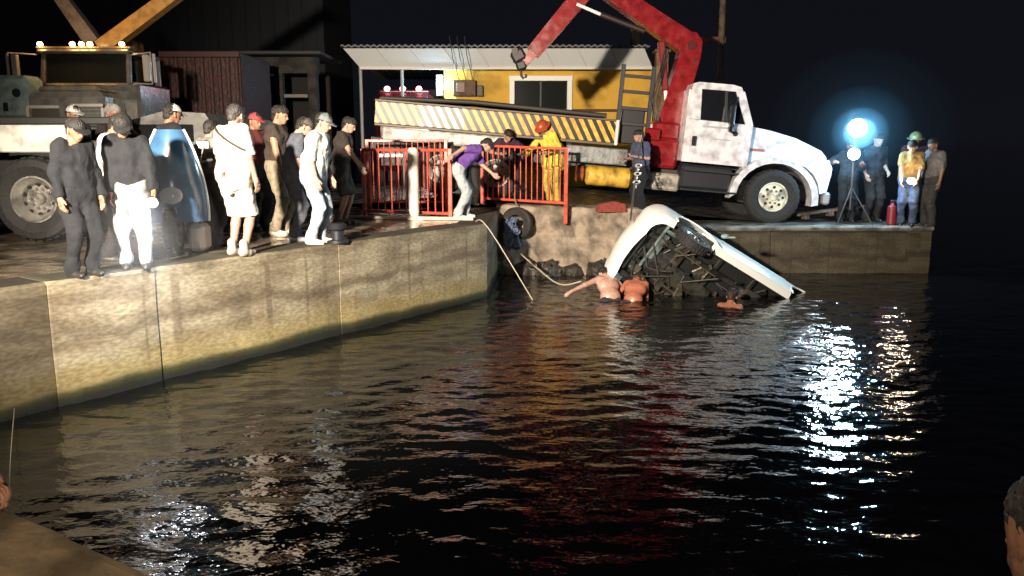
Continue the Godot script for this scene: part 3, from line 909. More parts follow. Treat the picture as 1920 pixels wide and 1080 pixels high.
func build_buildings() -> void:
	var b := thing("yellow_building", "yellow single storey building with white eaves and a white framed dark window", "building")
	var yellow := mat(0.70, 0.41, 0.055, 0.8, 0.0, "stucco")
	var white := mat(0.76, 0.77, 0.78, 0.6)
	var zw := -26.0
	var mk := Mk.new()
	# front wall round the window opening, then sides and back
	mk.box(Vector3(-1.085, 1.9, zw - 0.1), Vector3(2.17, 3.8, 0.2))
	mk.box(Vector3(3.17, 1.9, zw - 0.1), Vector3(2.66, 3.8, 0.2))
	mk.box(Vector3(0.92, 3.63, zw - 0.1), Vector3(1.84, 0.34, 0.2))
	mk.box(Vector3(0.92, 0.6, zw - 0.1), Vector3(1.84, 1.2, 0.2))
	mk.box(Vector3(-2.07, 1.9, zw - 3.2), Vector3(0.2, 3.8, 6.0)); mk.box(Vector3(4.4, 1.9, zw - 3.2), Vector3(0.2, 3.8, 6.0)); mk.box(Vector3(1.16, 1.7, zw - 6.3), Vector3(6.67, 3.4, 0.2))
	put("wall", mk, yellow, b)
	mk = Mk.new()
	mk.box(Vector3(1.16, 0.9, zw + 0.02), Vector3(6.66, 0.35, 0.06), 0.01)
	mk.box(Vector3(3.2, 2.42, zw + 0.025), Vector3(2.55, 0.09, 0.05), 0.01)
	mk.box(Vector3(-1.1, 2.42, zw + 0.025), Vector3(2.0, 0.09, 0.05), 0.01)
	put("dado_rail", mk, mat(0.1, 0.05, 0.03, 0.8), b)
	var fr := Mk.new()
	fr.box(Vector3(0.92, 3.42, zw + 0.03), Vector3(2.02, 0.16, 0.12), 0.01)
	for s in [0.0, 1.84]:
		fr.box(Vector3(s, 2.27, zw + 0.03), Vector3(0.16, 2.14, 0.12), 0.01)
	var win := put("window", fr, mat(0.85, 0.86, 0.84, 0.5), b)
	mk = Mk.new()
	mk.box(Vector3(0.92, 2.2, zw - 0.1), Vector3(1.68, 2.28, 0.02))
	put("pane", mk, mat(0.012, 0.014, 0.014, 0.12), win)
	mk = Mk.new()
	mk.box(Vector3(0.92, 2.2, zw - 0.07), Vector3(0.05, 2.28, 0.03)); mk.box(Vector3(0.92, 2.45, zw - 0.07), Vector3(1.68, 0.05, 0.028))
	put("glazing_bar", mk, mat(0.03, 0.03, 0.03, 0.5), win)
	put("roof", corrugated(-5.16, 4.15, 4.24, -24.72, 3.9, -32.4, 0.19, 0.024, 0.05), mat(0.12, 0.13, 0.14, 0.6), b)
	# the deep white eaves board, leaning in towards the wall
	mk = Mk.new()
	var e0 := [Vector3(-5.1, 4.2, -24.8), Vector3(4.0, 4.2, -24.8), Vector3(4.35, 3.70, -25.35), Vector3(-4.72, 3.70, -25.35)]
	mk.q(e0[0], e0[1], e0[2], e0[3], Vector3(0, -0.6, 0.4))
	mk.q(e0[3], e0[2], Vector3(4.35, 3.69, -26.0), Vector3(-4.72, 3.69, -26.0), Vector3.DOWN)
	mk.q(e0[0], e0[3], Vector3(-4.72, 3.69, -26.0), Vector3(-5.1, 4.2, -26.0), Vector3.LEFT)
	mk.q(e0[1], e0[2], Vector3(4.35, 3.69, -26.0), Vector3(4.0, 4.2, -26.0), Vector3.RIGHT)
	put("eaves_board", mk, white, b)
	mk = Mk.new()
	mk.bar(e0[3] + Vector3(0, -0.03, 0.01), e0[2] + Vector3(0, -0.03, 0.01), 0.06, 0.07, Vector3.BACK, 0.01)
	put("eaves_trim", mk, mat(0.7, 0.68, 0.62, 0.6), b)
	for i in 8:
		mk = Mk.new()
		mk.bar(e0[0].lerp(e0[1], (i + 1) / 9.0) + Vector3(0, -0.004, 0.002), e0[3].lerp(e0[2], (i + 1) / 9.0) + Vector3(0, -0.004, 0.002), 0.012, 0.02, Vector3(0, 0.5, 0.5))
		put("eaves_joint", mk, mat(0.4, 0.4, 0.42, 0.6), b)
	mk = Mk.new()
	mk.box(Vector3(3.87, 4.6, -25.9), Vector3(0.26, 0.7, 0.26), 0.02); mk.box(Vector3(3.87, 4.98, -25.9), Vector3(0.34, 0.07, 0.34), 0.02)
	put("chimney", mk, mat(0.42, 0.36, 0.27, 0.85, 0.0, "concrete"), b)
	mk = Mk.new()
	mk.box(Vector3(4.72, 2.1, -25.85), Vector3(0.38, 4.2, 0.38), 0.02); mk.box(Vector3(4.72, 4.24, -25.85), Vector3(0.5, 0.1, 0.5), 0.02)
	put("pillar", mk, mat(0.36, 0.23, 0.1, 0.85, 0.0, "concrete"), b)
	for x in [-4.75, -3.45]:
		mk = Mk.new()
		mk.tube([Vector3(x, 0, -25.6), Vector3(x, 3.95, -25.6)], 0.05, 10)
		put("porch_post", mk, mat(0.3, 0.3, 0.3, 0.5), b)
	mk = Mk.new()
	mk.box(Vector3(-3.6, 1.7, -31.0), Vector3(2.9, 3.4, 0.2))
	put("porch_wall", mk, mat(0.03, 0.03, 0.04, 0.8), b)
	# boxes on the yellow wall, with the cables that come down to them
	mk = Mk.new()
	mk.box(Vector3(-1.5, 3.1, zw + 0.17), Vector3(0.72, 0.5, 0.3), 0.02)
	var mb := thing("meter_box", "brown electric meter box on the yellow wall left of the window", "meter box")
	put("cabinet", mk, mat(0.11, 0.045, 0.02, 0.6, 0.0, "worn"), mb)
	mk = Mk.new()
	mk.box(Vector3(-1.62, 3.12, zw + 0.33), Vector3(0.26, 0.3, 0.025), 0.01)
	put("door", mk, mat(0.19, 0.09, 0.045, 0.5), mb)
	mk = Mk.new()
	mk.box(Vector3(-1.02, 3.02, zw + 0.12), Vector3(0.2, 0.34, 0.2), 0.02)
	put("switch_box", mk, mat(0.05, 0.03, 0.025, 0.5), mb)
	for i in 3:
		mk = Mk.new()
		var x := -1.72 + i * 0.22
		mk.tube([Vector3(x - 0.13, 4.5, -24.3), Vector3(x - 0.06, 3.9, -24.55), Vector3(x, 3.6, -25.2), Vector3(x + 0.04, 3.36, zw + 0.15)], 0.012, 6)
		tag(put("power_cable", mk, mat(0.03, 0.03, 0.035, 0.5)), ["leftmost dark cable hanging from the eaves to the brown meter box", "middle dark cable hanging from the eaves to the brown meter box", "rightmost dark cable hanging from the eaves to the brown meter box"][i], "cable", "cables above the meter box")
	# cold wall lamp at the porch corner
	var lamp := thing("wall_lamp", "cold white wall lamp at the left corner of the yellow wall", "lamp")
	mk = Mk.new()
	mk.box(Vector3(-2.3, 3.2, zw + 0.06), Vector3(0.22, 0.66, 0.1), 0.02)
	put("housing", mk, mat(0.4, 0.42, 0.44, 0.4), lamp)
	mk = Mk.new()
	mk.box(Vector3(-2.3, 3.2, zw + 0.16), Vector3(0.18, 0.48, 0.09), 0.03)
	put("lamp_tube", mk, glow(0.55, 0.85, 1.0, 9.0), lamp)
	omni(lamp, Vector3(-2.3, 3.2, zw + 0.32), Color(0.66, 0.88, 1.0), 4.0, 0.2)

	# a vehicle parked in the dark under the porch: only its red lamps and some chrome show
	var v := thing("parked_van", "dark red van under the dark porch showing three pink red lamps", "van")
	mk = Mk.new()
	mk.box(Vector3(-3.45, 1.75, -27.6), Vector3(1.9, 2.5, 3.4), 0.18); mk.box(Vector3(-3.45, 3.02, -26.3), Vector3(1.6, 0.1, 0.5), 0.04)
	put("body", mk, mat(0.06, 0.008, 0.01, 0.35, 0.0, "paint"), v)
	for x in [-4.28, -2.62]:
		mk = Mk.new()
		mk.lathe([Vector2(0.0, -0.1), Vector2(0.34, -0.1), Vector2(0.36, -0.06), Vector2(0.36, 0.06), Vector2(0.34, 0.1), Vector2(0.0, 0.1)], Transform3D(ax(Vector3.RIGHT), Vector3(x, 0.36, -26.6)), 20)
		put("wheel", mk, mat(0.015, 0.015, 0.015, 0.8), v)
	mk = Mk.new()
	mk.box(Vector3(-3.45, 2.35, -25.885), Vector3(1.5, 0.5, 0.03), 0.01)
	put("rear_window", mk, mat(0.01, 0.01, 0.012, 0.1), v)
	mk = Mk.new()
	mk.box(Vector3(-3.45, 2.02, -25.86), Vector3(0.35, 0.2, 0.04), 0.01); mk.box(Vector3(-3.45, 1.0, -25.84), Vector3(1.7, 0.16, 0.12), 0.03)
	put("bumper", mk, mat(0.5, 0.5, 0.52, 0.3, 0.6), v)
	var k := 0
	for x in [-4.0, -3.5, -2.98]:
		mk = Mk.new()
		mk.ball(Vector3(x, 3.1, -26.05), Vector3(0.1, 0.09, 0.06), 12, 8)
		put("red_lamp", mk, glow(1.0, 0.35, 0.42, 4.5), v)
		omni(v, Vector3(x, 3.1, -25.9), Color(1.0, 0.15, 0.18), 0.10, 0.08)
		k += 1

	# dark buildings on the left
	var wh := thing("warehouse", "tall dark grey warehouse wall filling the upper left background", "building")
	mk = Mk.new()
	mk.box(Vector3(-17.3, 7.0, -38.0), Vector3(18.6, 14.0, 6.0))
	put("wall", mk, mat(0.030, 0.034, 0.04, 0.9), wh)
	for i in 31:
		mk = Mk.new()
		mk.box(Vector3(-26.3 + i * 0.6, 7.0, -34.98), Vector3(0.07, 14.0, 0.06), 0.01)
		put("wall_rib", mk, mat(0.027, 0.031, 0.037, 0.9), wh)
	var s := thing("dark_shed", "low grey shed with dark doorways behind the crowd", "shed")
	mk = Mk.new()
	for e in [[-7.83, 0.3], [-6.85, 0.25], [-5.85, 0.26]]:
		mk.box(Vector3(e[0], 1.7, -24.0), Vector3(e[1], 3.4, 0.25))
	mk.box(Vector3(-6.85, 3.62, -24.0), Vector3(2.35, 0.45, 0.26))
	put("wall", mk, mat(0.035, 0.033, 0.032, 0.85, 0.0, "concrete"), s)
	mk = Mk.new()
	mk.box(Vector3(-6.85, 1.7, -25.5), Vector3(2.3, 3.5, 0.2))
	put("back_wall", mk, mat(0.012, 0.011, 0.011, 0.9), s)
	mk = Mk.new()
	mk.box(Vector3(-6.85, 3.95, -25.0), Vector3(2.7, 0.1, 2.8), 0.02)
	put("roof", mk, mat(0.03, 0.03, 0.03, 0.7), s)
	for x in [-7.35, -6.36]:
		mk = Mk.new()
		mk.box(Vector3(x, 2.75, -24.0), Vector3(0.7, 0.1, 0.2), 0.01)
		put("lintel", mk, mat(0.16, 0.15, 0.15, 0.7), s)
	mk = Mk.new()
	mk.box(Vector3(-7.4, 3.5, -23.82), Vector3(0.2, 0.22, 0.1), 0.03)
	put("wall_box", mk, mat(0.4, 0.38, 0.38, 0.5), s)

	var ct := thing("container", "dark red shipping container behind the crane truck on the left", "container")
	mk = Mk.new()
	mk.box(Vector3(-7.8, 1.8, -21.25), Vector3(2.3, 3.5, 2.4), 0.02)
	put("box", mk, mat(0.03, 0.003, 0.003, 0.6, 0.0, "worn"), ct)
	for i in 11:
		mk = Mk.new()
		mk.box(Vector3(-8.85 + i * 0.21, 1.85, -20.03), Vector3(0.1, 3.3, 0.05), 0.02)
		put("corrugation", mk, mat(0.034, 0.003, 0.003, 0.6, 0.0, "worn"), ct)
	for y in [0.12, 3.5]:
		mk = Mk.new()
		mk.box(Vector3(-7.8, y, -20.02), Vector3(2.32, 0.16, 0.1), 0.02)
		put("frame_rail", mk, mat(0.03, 0.004, 0.004, 0.6), ct)

	# wooden pole with its crossarm
	var p := thing("utility_pole", "brown wooden pole with a crossarm in the dark behind the truck cab", "pole")
	mk = Mk.new()
	mk.tube([Vector3(5.6, -0.4, -22), Vector3(5.6, 4.0, -22), Vector3(5.58, 9.0, -22)], [0.1, 0.085, 0.07], 12)
	put("post", mk, mat(0.10, 0.07, 0.045, 0.85, 0.0, "worn"), p)
	mk = Mk.new()
	mk.bar(Vector3(4.7, 4.09, -22.05), Vector3(5.72, 4.09, -22.05), 0.12, 0.16, Vector3.BACK, 0.01)
	put("crossarm", mk, mat(0.16, 0.06, 0.045, 0.8, 0.0, "worn"), p)

# ---------------------------------------------------------------- vehicles
func tyre(parent: Node, c: Vector3, axis: Vector3, r: float, w: float, rim: float, hub: StandardMaterial3D, dish := 0.06, holes := 8) -> void:
	# tyre > rim; axis points out of the visible side
	var xf := Transform3D(ax(axis), c)
	var h := w * 0.5
	var mk := Mk.new()
	mk.lathe([Vector2(rim, -h * 0.8), Vector2(r * 0.8, -h), Vector2(r * 0.95, -h * 0.95), Vector2(r, -h * 0.7), Vector2(r, h * 0.7), Vector2(r * 0.95, h * 0.95), Vector2(r * 0.8, h), Vector2(rim, h * 0.8)], xf, 36)
	for i in 30:   # tread blocks
		var w0 := TAU * i / 30.0
		var d := xf.basis * Vector3(cos(w0), 0, sin(w0))
		var tn := xf.basis * Vector3(-sin(w0), 0, cos(w0))
		for s in [-1.0, 1.0]:
			mk.box(c + d * (r + 0.004) + axis.normalized() * (h * 0.38 * s), Vector3(r * 0.13, 0.02, h * 0.6), 0.004, Basis(tn, d, tn.cross(d)))
	var t := put("wheel", mk, mat(0.016, 0.016, 0.018, 0.75, 0.0, "rubber"), parent)
	mk = Mk.new()
	mk.lathe([Vector2(0.0, h * 0.8 - dish + 0.05), Vector2(rim * 0.22, h * 0.8 - dish + 0.05), Vector2(rim * 0.26, h * 0.8 - dish), Vector2(rim * 0.62, h * 0.8 - dish), Vector2(rim * 0.72, h * 0.8 - dish * 0.5), Vector2(rim * 0.9, h * 0.78), Vector2(rim * 0.95, h * 0.9), Vector2(rim * 1.02, h * 0.9), Vector2(rim * 1.03, h * 0.75)], xf, 32)
	put("rim", mk, hub, t)
	mk = Mk.new()
	for i in holes:
		var w0 := TAU * (i + 0.5) / holes
		var p := c + xf.basis * Vector3(cos(w0) * rim * 0.44, h * 0.8 - dish + 0.012, sin(w0) * rim * 0.44)
		mk.lathe([Vector2(0.0, 0.012), Vector2(0.022, 0.012), Vector2(0.024, -0.012)], Transform3D(xf.basis, p), 6)
	put("wheel_nut", mk, mat(0.2, 0.2, 0.2, 0.4, 0.6), t)
	mk = Mk.new()
	for i in holes:
		var w0 := TAU * i / holes
		var p := c + xf.basis * Vector3(cos(w0) * rim * 0.68, h * 0.8 - dish * 0.7 + 0.006, sin(w0) * rim * 0.68)
		mk.lathe([Vector2(0.0, 0.004), Vector2(rim * 0.1, 0.004), Vector2(rim * 0.1, -0.004)], Transform3D(xf.basis, p), 10)
	put("hand_hole", mk, mat(0.01, 0.01, 0.01, 0.9), t)

func stripe_image() -> ImageTexture:
	# yellow and black warning tape, slanted like a slash; lamp overexposure painted in as a white stretch
	var im := Image.create(1024, 96, false, Image.FORMAT_RGB8)
	var f := FastNoiseLite.new()
	f.seed = 14; f.frequency = 0.03; f.fractal_octaves = 3
	for x in 1024:
		for y in 96:
			var s := fposmod((x + y * 0.60 * 0.9) / 38.0, 1.0)
			var c := Color(0.93, 0.64, 0.16)
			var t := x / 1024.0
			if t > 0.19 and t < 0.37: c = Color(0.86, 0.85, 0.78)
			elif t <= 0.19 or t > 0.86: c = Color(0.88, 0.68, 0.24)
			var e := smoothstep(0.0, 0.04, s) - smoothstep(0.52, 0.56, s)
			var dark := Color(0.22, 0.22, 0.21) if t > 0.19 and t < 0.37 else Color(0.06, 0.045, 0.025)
			c = dark.lerp(c, e) * (0.92 + 0.25 * f.get_noise_2d(x, y))
			im.set_pixel(x, y, c)
	return ImageTexture.create_from_image(im)

func build_crane_truck() -> void:
	var tilt := Basis(Vector3.BACK, deg_to_rad(-4.8))
	var t := thing("crane_truck", "white cab truck with a red folding crane and a yellow and black striped flatbed", "truck", Vector3(5.44, -0.3, -16.62), tilt)
	var white := mat(0.66, 0.64, 0.69, 0.5, 0.0, "paint")
	var dark := mat(0.02, 0.022, 0.028, 0.5)
	var red := mat(0.21, 0.009, 0.013, 0.45, 0.0, "paint")
	var glass := mat(0.008, 0.009, 0.013, 0.06)
	var chrome := mat(0.7, 0.7, 0.72, 0.15, 1.0)
	var W := 2.25   # width of the cab; the near side is z = 0
	var side := func(poly: Array, z0: float, depth: float) -> Mk:
		var m := Mk.new()
		m.prism(poly, depth, Transform3D(Basis(), Vector3(0, 0, z0)))
		return m
	# cab shell: near and far sides with the window cut out, roof, back, windscreen
	var cab := Mk.new()
	for z in [-0.06, -W]:
		cab.prism([Vector2(-2.03, 1.12), Vector2(-0.66, 1.11), Vector2(-0.64, 1.96), Vector2(-2.03, 1.99)], 0.06, Transform3D(Basis(), Vector3(0, 0, z)))
		cab.prism([Vector2(-2.03, 1.992), Vector2(-1.74, 1.992), Vector2(-1.78, 2.60), Vector2(-1.98, 2.62)], 0.06, Transform3D(Basis(), Vector3(0, 0, z)))
		cab.prism([Vector2(-0.80, 1.962), Vector2(-0.64, 1.962), Vector2(-0.90, 2.62), Vector2(-1.08, 2.60)], 0.06, Transform3D(Basis(), Vector3(0, 0, z)))
	cab.prism([Vector2(-1.99, 2.602), Vector2(-0.92, 2.604), Vector2(-0.98, 2.70), Vector2(-1.15, 2.735), Vector2(-1.85, 2.735), Vector2(-1.96, 2.70)], -W - 0.01, Transform3D(Basis(), Vector3(0, 0, 0.005)))
	cab.box(Vector3(-2.0, 1.86, -W / 2), Vector3(0.05, 1.46, W - 0.14), 0.01)
	cab.box(Vector3(-0.7, 1.5, -W / 2), Vector3(0.06, 0.86, W - 0.14))
	put("cab", cab, white, t)
	var door := Mk.new()
	door.prism([Vector2(-1.93, 1.2), Vector2(-0.86, 1.2), Vector2(-0.76, 1.45), Vector2(-0.76, 1.92), Vector2(-1.93, 1.95)], 0.014, Transform3D(Basis(), Vector3(0, 0, 0.002)))
	var d := put("door", door, white, t)
	put("window", side.call([Vector2(-1.735, 2.0), Vector2(-0.81, 1.97), Vector2(-1.085, 2.6), Vector2(-1.775, 2.6)], -0.04, 0.02), glass, d)
	var m := Mk.new()
	m.bar(Vector3(-1.21, 1.99, 0.0), Vector3(-1.27, 2.6, 0.0), 0.04, 0.04)
	put("window_bar", m, dark, d)
	m = Mk.new()
	m.box(Vector3(-1.82, 1.55, 0.03), Vector3(0.1, 0.2, 0.04), 0.015); m.box(Vector3(-1.82, 1.58, 0.055), Vector3(0.06, 0.03, 0.03), 0.01)
	put("handle", m, mat(0.012, 0.012, 0.014, 0.4), d)
	m = Mk.new()
	m.box(Vector3(-1.40, 1.86, 0.018), Vector3(0.55, 0.035, 0.006)); m.box(Vector3(-1.25, 1.62, 0.018), Vector3(0.36, 0.02, 0.006))
	put("door_marking", m, mat(0.32, 0.31, 0.34, 0.5), d)
	m = Mk.new()
	m.bar(Vector3(-0.69, 1.97, -W / 2), Vector3(-0.95, 2.61, -W / 2), W - 0.16, 0.02)
	put("windscreen", m, glass, t)
	m = Mk.new()   # mirror on its bracket
	m.box(Vector3(-1.16, 2.12, 0.24), Vector3(0.09, 0.42, 0.2), 0.03); m.box(Vector3(-1.16, 1.84, 0.24), Vector3(0.09, 0.13, 0.18), 0.03)
	m.tube([Vector3(-1.0, 1.82, 0.0), Vector3(-1.1, 1.8, 0.24), Vector3(-1.12, 2.36, 0.24), Vector3(-1.02, 2.5, 0.0)], 0.014, 8)
	put("mirror", m, mat(0.015, 0.016, 0.02, 0.3), t)
	m = Mk.new()
	m.lathe([Vector2(0.0, 0.03), Vector2(0.05, 0.03), Vector2(0.055, 0.0)], Transform3D(ax(Vector3.BACK), Vector3(-0.99, 1.76, 0.01)), 14)
	put("mirror_foot", m, mat(0.015, 0.015, 0.015, 0.5), t)
	# bonnet with wheel arches
	var arch := []
	for i in 15:
		var w := lerpf(PI * 0.98, -0.12, i / 14.0)
		arch.append(Vector2(-0.02 + cos(w) * 0.80, 0.5 + sin(w) * 0.74))
	var hood := [Vector2(-0.64, 1.10)]
	var poly := [Vector2(-0.62, 1.95), Vector2(-0.62, 1.08)]
	for a in arch:
		if a.x > -0.60: poly.append(a)
	poly.append_array([Vector2(0.98, 0.68), Vector2(1.08, 0.72), Vector2(1.12, 1.10), Vector2(1.06, 1.44), Vector2(0.93, 1.57), Vector2(0.35, 1.79), Vector2(-0.2, 1.90)])
	var bon := Mk.new()
	bon.prism(poly, 0.05, Transform3D(Basis(), Vector3(0, 0, -0.3)))
	bon.prism(poly, 0.05, Transform3D(Basis(), Vector3(0, 0, -W + 0.25)))
	var top := [Vector2(-0.62, 1.95), Vector2(-0.2, 1.90), Vector2(0.35, 1.79), Vector2(0.93, 1.57), Vector2(1.06, 1.44), Vector2(1.12, 1.10), Vector2(1.08, 0.72)]
	for i in top.size() - 1:
		var a: Vector2 = top[i]
		var b: Vector2 = top[i + 1]
		bon.q(Vector3(a.x, a.y, -0.26), Vector3(b.x, b.y, -0.26), Vector3(b.x, b.y, -W + 0.26), Vector3(a.x, a.y, -W + 0.26), Vector3(b.y - a.y, a.x - b.x, 0) * -1.0)
	put("bonnet", bon, white, t)
	# the bulging fender over the front wheel
	for zz in [[-0.29, 0.03], [-W - 0.03, -W + 0.29]]:
		var fe := Mk.new()
		var outer := []
		for i in 15:
			var w := lerpf(PI * 1.02, -0.06, i / 14.0)
			outer.append(Vector2(-0.02 + cos(w) * 0.94, 0.5 + sin(w) * (0.86 if i < 8 else 0.84)))
		for i in 14:
			var n0: Vector2 = (outer[i] - Vector2(-0.02, 0.5)).normalized()
			var n1: Vector2 = (outer[i + 1] - Vector2(-0.02, 0.5)).normalized()
			var a := Vector3(outer[i].x, outer[i].y, 0)
			var b := Vector3(outer[i + 1].x, outer[i + 1].y, 0)
			var ia := Vector3(arch[i].x, arch[i].y, 0)
			var ib := Vector3(arch[i + 1].x, arch[i + 1].y, 0)
			var N0 := Vector3(n0.x, n0.y, 0)
			var N1 := Vector3(n1.x, n1.y, 0)
			var z0 := Vector3(0, 0, zz[0])
			var z1 := Vector3(0, 0, zz[1])
			fe.sq([a + z0, b + z0, b + z1, a + z1], [N0, N1, N1, N0])
			fe.q(a + z1, b + z1, ib + z1, ia + z1, Vector3.BACK)
			fe.q(ia + z0, ib + z0, ib + z1, ia + z1, -N0)
			fe.q(a + z0, b + z0, ib + z0, ia + z0, Vector3.FORWARD)
		if zz[1] > 0.0:   # the flank that runs forward into the headlamp
			fe.prism([Vector2(0.55, 1.22), Vector2(0.80, 1.40), Vector2(1.03, 1.38), Vector2(1.10, 1.10), Vector2(1.06, 0.74), Vector2(0.93, 0.68), Vector2(0.86, 0.9), Vector2(0.74, 1.08)], 0.30, Transform3D(Basis(), Vector3(0, 0, -0.275)))
		else:
			fe.prism([Vector2(0.55, 1.22), Vector2(0.80, 1.40), Vector2(1.03, 1.38), Vector2(1.10, 1.10), Vector2(1.06, 0.74), Vector2(0.93, 0.68), Vector2(0.86, 0.9), Vector2(0.74, 1.08)], 0.30, Transform3D(Basis(), Vector3(0, 0, -W - 0.025)))
		put("fender", fe, white, t)
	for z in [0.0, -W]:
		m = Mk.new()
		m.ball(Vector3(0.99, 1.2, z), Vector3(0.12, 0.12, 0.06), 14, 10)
		put("headlight", m, glow(0.85, 0.95, 1.0, 5.0), t)  # glow put in for the floodlight's glare on the truck's front
		omni(t, Vector3(1.02, 1.2, z + (0.1 if z > -1.0 else -0.1)), Color(0.85, 0.95, 1.0), 0.35, 0.08)  # added light that goes with the imitated glare
	m = Mk.new()
	m.box(Vector3(1.1, 1.12, -W / 2), Vector3(0.04, 0.5, 1.1), 0.02)
	put("grille", m, mat(0.2, 0.2, 0.2, 0.3, 0.8), t)
	m = Mk.new()
	m.box(Vector3(1.1, 0.6, -W / 2), Vector3(0.14, 0.26, W + 0.04), 0.04)
	put("bumper", m, mat(0.4, 0.42, 0.45, 0.35, 0.3), t)
	m = Mk.new()
	m.box(Vector3(-0.42, 1.48, -0.235), Vector3(0.32, 0.05, 0.03), 0.01)
	put("badge", m, mat(0.3, 0.12, 0.1, 0.4), t)
	tyre(t, Vector3(-0.02, 0.54, -0.14), Vector3.BACK, 0.56, 0.28, 0.3, mat(0.62, 0.62, 0.52, 0.5, 0.0, "worn"), 0.0)
	tyre(t, Vector3(-0.02, 0.54, -W + 0.14), Vector3.FORWARD, 0.56, 0.28, 0.3, mat(0.62, 0.62, 0.52, 0.5, 0.0, "worn"), 0.0)
	# steps, tank, chassis
	m = Mk.new()
	m.box(Vector3(-1.45, 0.82, -0.35), Vector3(1.05, 0.5, 0.55), 0.05)
	put("battery_box", m, mat(0.02, 0.022, 0.03, 0.4), t)
	for e in [[0.95, 0.02], [0.55, 0.05]]:
		m = Mk.new()
		m.box(Vector3(-1.4, e[0], e[1] - 0.06), Vector3(1.15, 0.035, 0.24), 0.01)
		put("step", m, mat(0.05, 0.052, 0.06, 0.35, 0.4), t)
	m = Mk.new()
	for z in [-0.75, -1.5]:
		m.box(Vector3(-3.9, 0.95, z), Vector3(9.4, 0.26, 0.09), 0.01)
	for x in [-7.6, -5.8, -4.0, -2.2, 0.6]:
		m.box(Vector3(x, 0.95, -1.125), Vector3(0.1, 0.2, 0.66))
	put("chassis", m, mat(0.035, 0.035, 0.04, 0.6), t)
	for x in [-5.85, -7.0]:
		for z in [-0.34, -W + 0.34]:
			tyre(t, Vector3(x, 0.54, z), Vector3.BACK if z > -1.0 else Vector3.FORWARD, 0.54, 0.5, 0.29, mat(0.4, 0.4, 0.38, 0.5, 0.0, "worn"), 0.16)
	# yellow tank and grey boxes slung under the bed
	m = Mk.new()
	m.lathe([Vector2(0.0, -0.5), Vector2(0.14, -0.49), Vector2(0.21, -0.44), Vector2(0.215, 0.44), Vector2(0.14, 0.49), Vector2(0.0, 0.5)], Transform3D(ax(Vector3.RIGHT), Vector3(-3.45, 0.66, -0.5)), 24)
	put("tank", m, mat(0.62, 0.38, 0.05, 0.5, 0.0, "worn"), t)
	m = Mk.new()
	m.lathe([Vector2(0.0, -0.08), Vector2(0.17, -0.08), Vector2(0.19, 0.0), Vector2(0.17, 0.08), Vector2(0.0, 0.08)], Transform3D(ax(Vector3.RIGHT), Vector3(-4.07, 0.68, -0.5)), 20)
	put("filter_drum", m, mat(0.4, 0.1, 0.04, 0.5, 0.0, "worn"), t)
	m = Mk.new()
	m.box(Vector3(-2.42, 0.66, -0.45), Vector3(0.9, 0.36, 0.5), 0.04)
	put("fuel_tank", m, mat(0.36, 0.33, 0.29, 0.45, 0.0, "worn"), t)
	m = Mk.new()
	m.box(Vector3(-3.75, 1.09, -0.5), Vector3(1.3, 0.34, 0.4), 0.02)
	put("tool_box", m, mat(0.23, 0.24, 0.25, 0.5, 0.0, "worn"), t)
	m = Mk.new()
	m.box(Vector3(-6.95, 1.17, -0.55), Vector3(2.7, 0.27, 0.4), 0.03)
	put("side_locker", m, mat(0.55, 0.54, 0.5, 0.45, 0.0, "worn"), t)
	# the flatbed and its striped side boards
	m = Mk.new()
	m.box(Vector3(-5.95, 1.40, -1.25), Vector3(5.05, 0.09, 1.84), 0.01)
	put("bed_floor", m, mat(0.06, 0.055, 0.05, 0.7, 0.0, "worn"), t)
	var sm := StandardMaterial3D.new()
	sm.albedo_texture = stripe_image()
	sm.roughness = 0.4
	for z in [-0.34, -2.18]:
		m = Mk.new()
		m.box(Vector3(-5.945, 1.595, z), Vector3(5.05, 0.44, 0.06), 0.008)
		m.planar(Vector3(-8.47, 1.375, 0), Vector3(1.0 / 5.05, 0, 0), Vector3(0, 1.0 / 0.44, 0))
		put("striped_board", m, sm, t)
	m = Mk.new()
	m.box(Vector3(-5.945, 1.345, -0.36), Vector3(5.05, 0.055, 0.1), 0.01); m.box(Vector3(-5.945, 1.84, -0.36), Vector3(5.08, 0.045, 0.1), 0.01)
	put("board_rail", m, mat(0.09, 0.07, 0.06, 0.5), t)
	m = Mk.new()
	m.box(Vector3(-3.385, 1.59, -0.33), Vector3(0.07, 0.52, 0.1), 0.01)
	put("board_end", m, mat(0.55, 0.56, 0.58, 0.4), t)
	m = Mk.new()
	for z in [-0.6, -1.1, -1.6]:
		m.tube([Vector3(-8.4, 1.9, z), Vector3(-6.5, 1.98, z - 0.1), Vector3(-3.6, 1.93, z)], 0.05, 8)
	put("lashed_pipe", m, mat(0.03, 0.028, 0.025, 0.6), t)
	# headboard frame behind the crane
	for x in [-3.36, -2.72]:
		m = Mk.new()
		m.box(Vector3(x, 2.2, -0.5), Vector3(0.085, 1.62, 0.085), 0.008)
		put("rack_post", m, dark, t)
	for y in [2.78, 2.46, 2.12, 1.8]:
		m = Mk.new()
		m.box(Vector3(-3.04, y, -0.5), Vector3(0.56, 0.07, 0.05), 0.008)
		put("rack_bar", m, dark, t)
	m = Mk.new()
	m.box(Vector3(-3.04, 1.75, -0.62), Vector3(0.5, 0.75, 0.12), 0.03)
	put("control_valve", m, mat(0.02, 0.02, 0.025, 0.4), t)
	# the folding crane
	m = Mk.new()
	m.box(Vector3(-2.45, 1.25, -0.85), Vector3(0.85, 0.62, 0.9), 0.06); m.box(Vector3(-2.3, 1.72, -0.8), Vector3(0.62, 0.42, 0.62), 0.08)
	m.box(Vector3(-2.62, 1.62, -0.42), Vector3(0.3, 0.26, 0.2), 0.03)
	put("crane_base", m, red, t)
	m = Mk.new()
	m.taper(Vector3(-2.26, 1.85, -0.8), Vector3(-1.98, 3.3, -0.8), 0.5, 0.5, 0.42, 0.44)
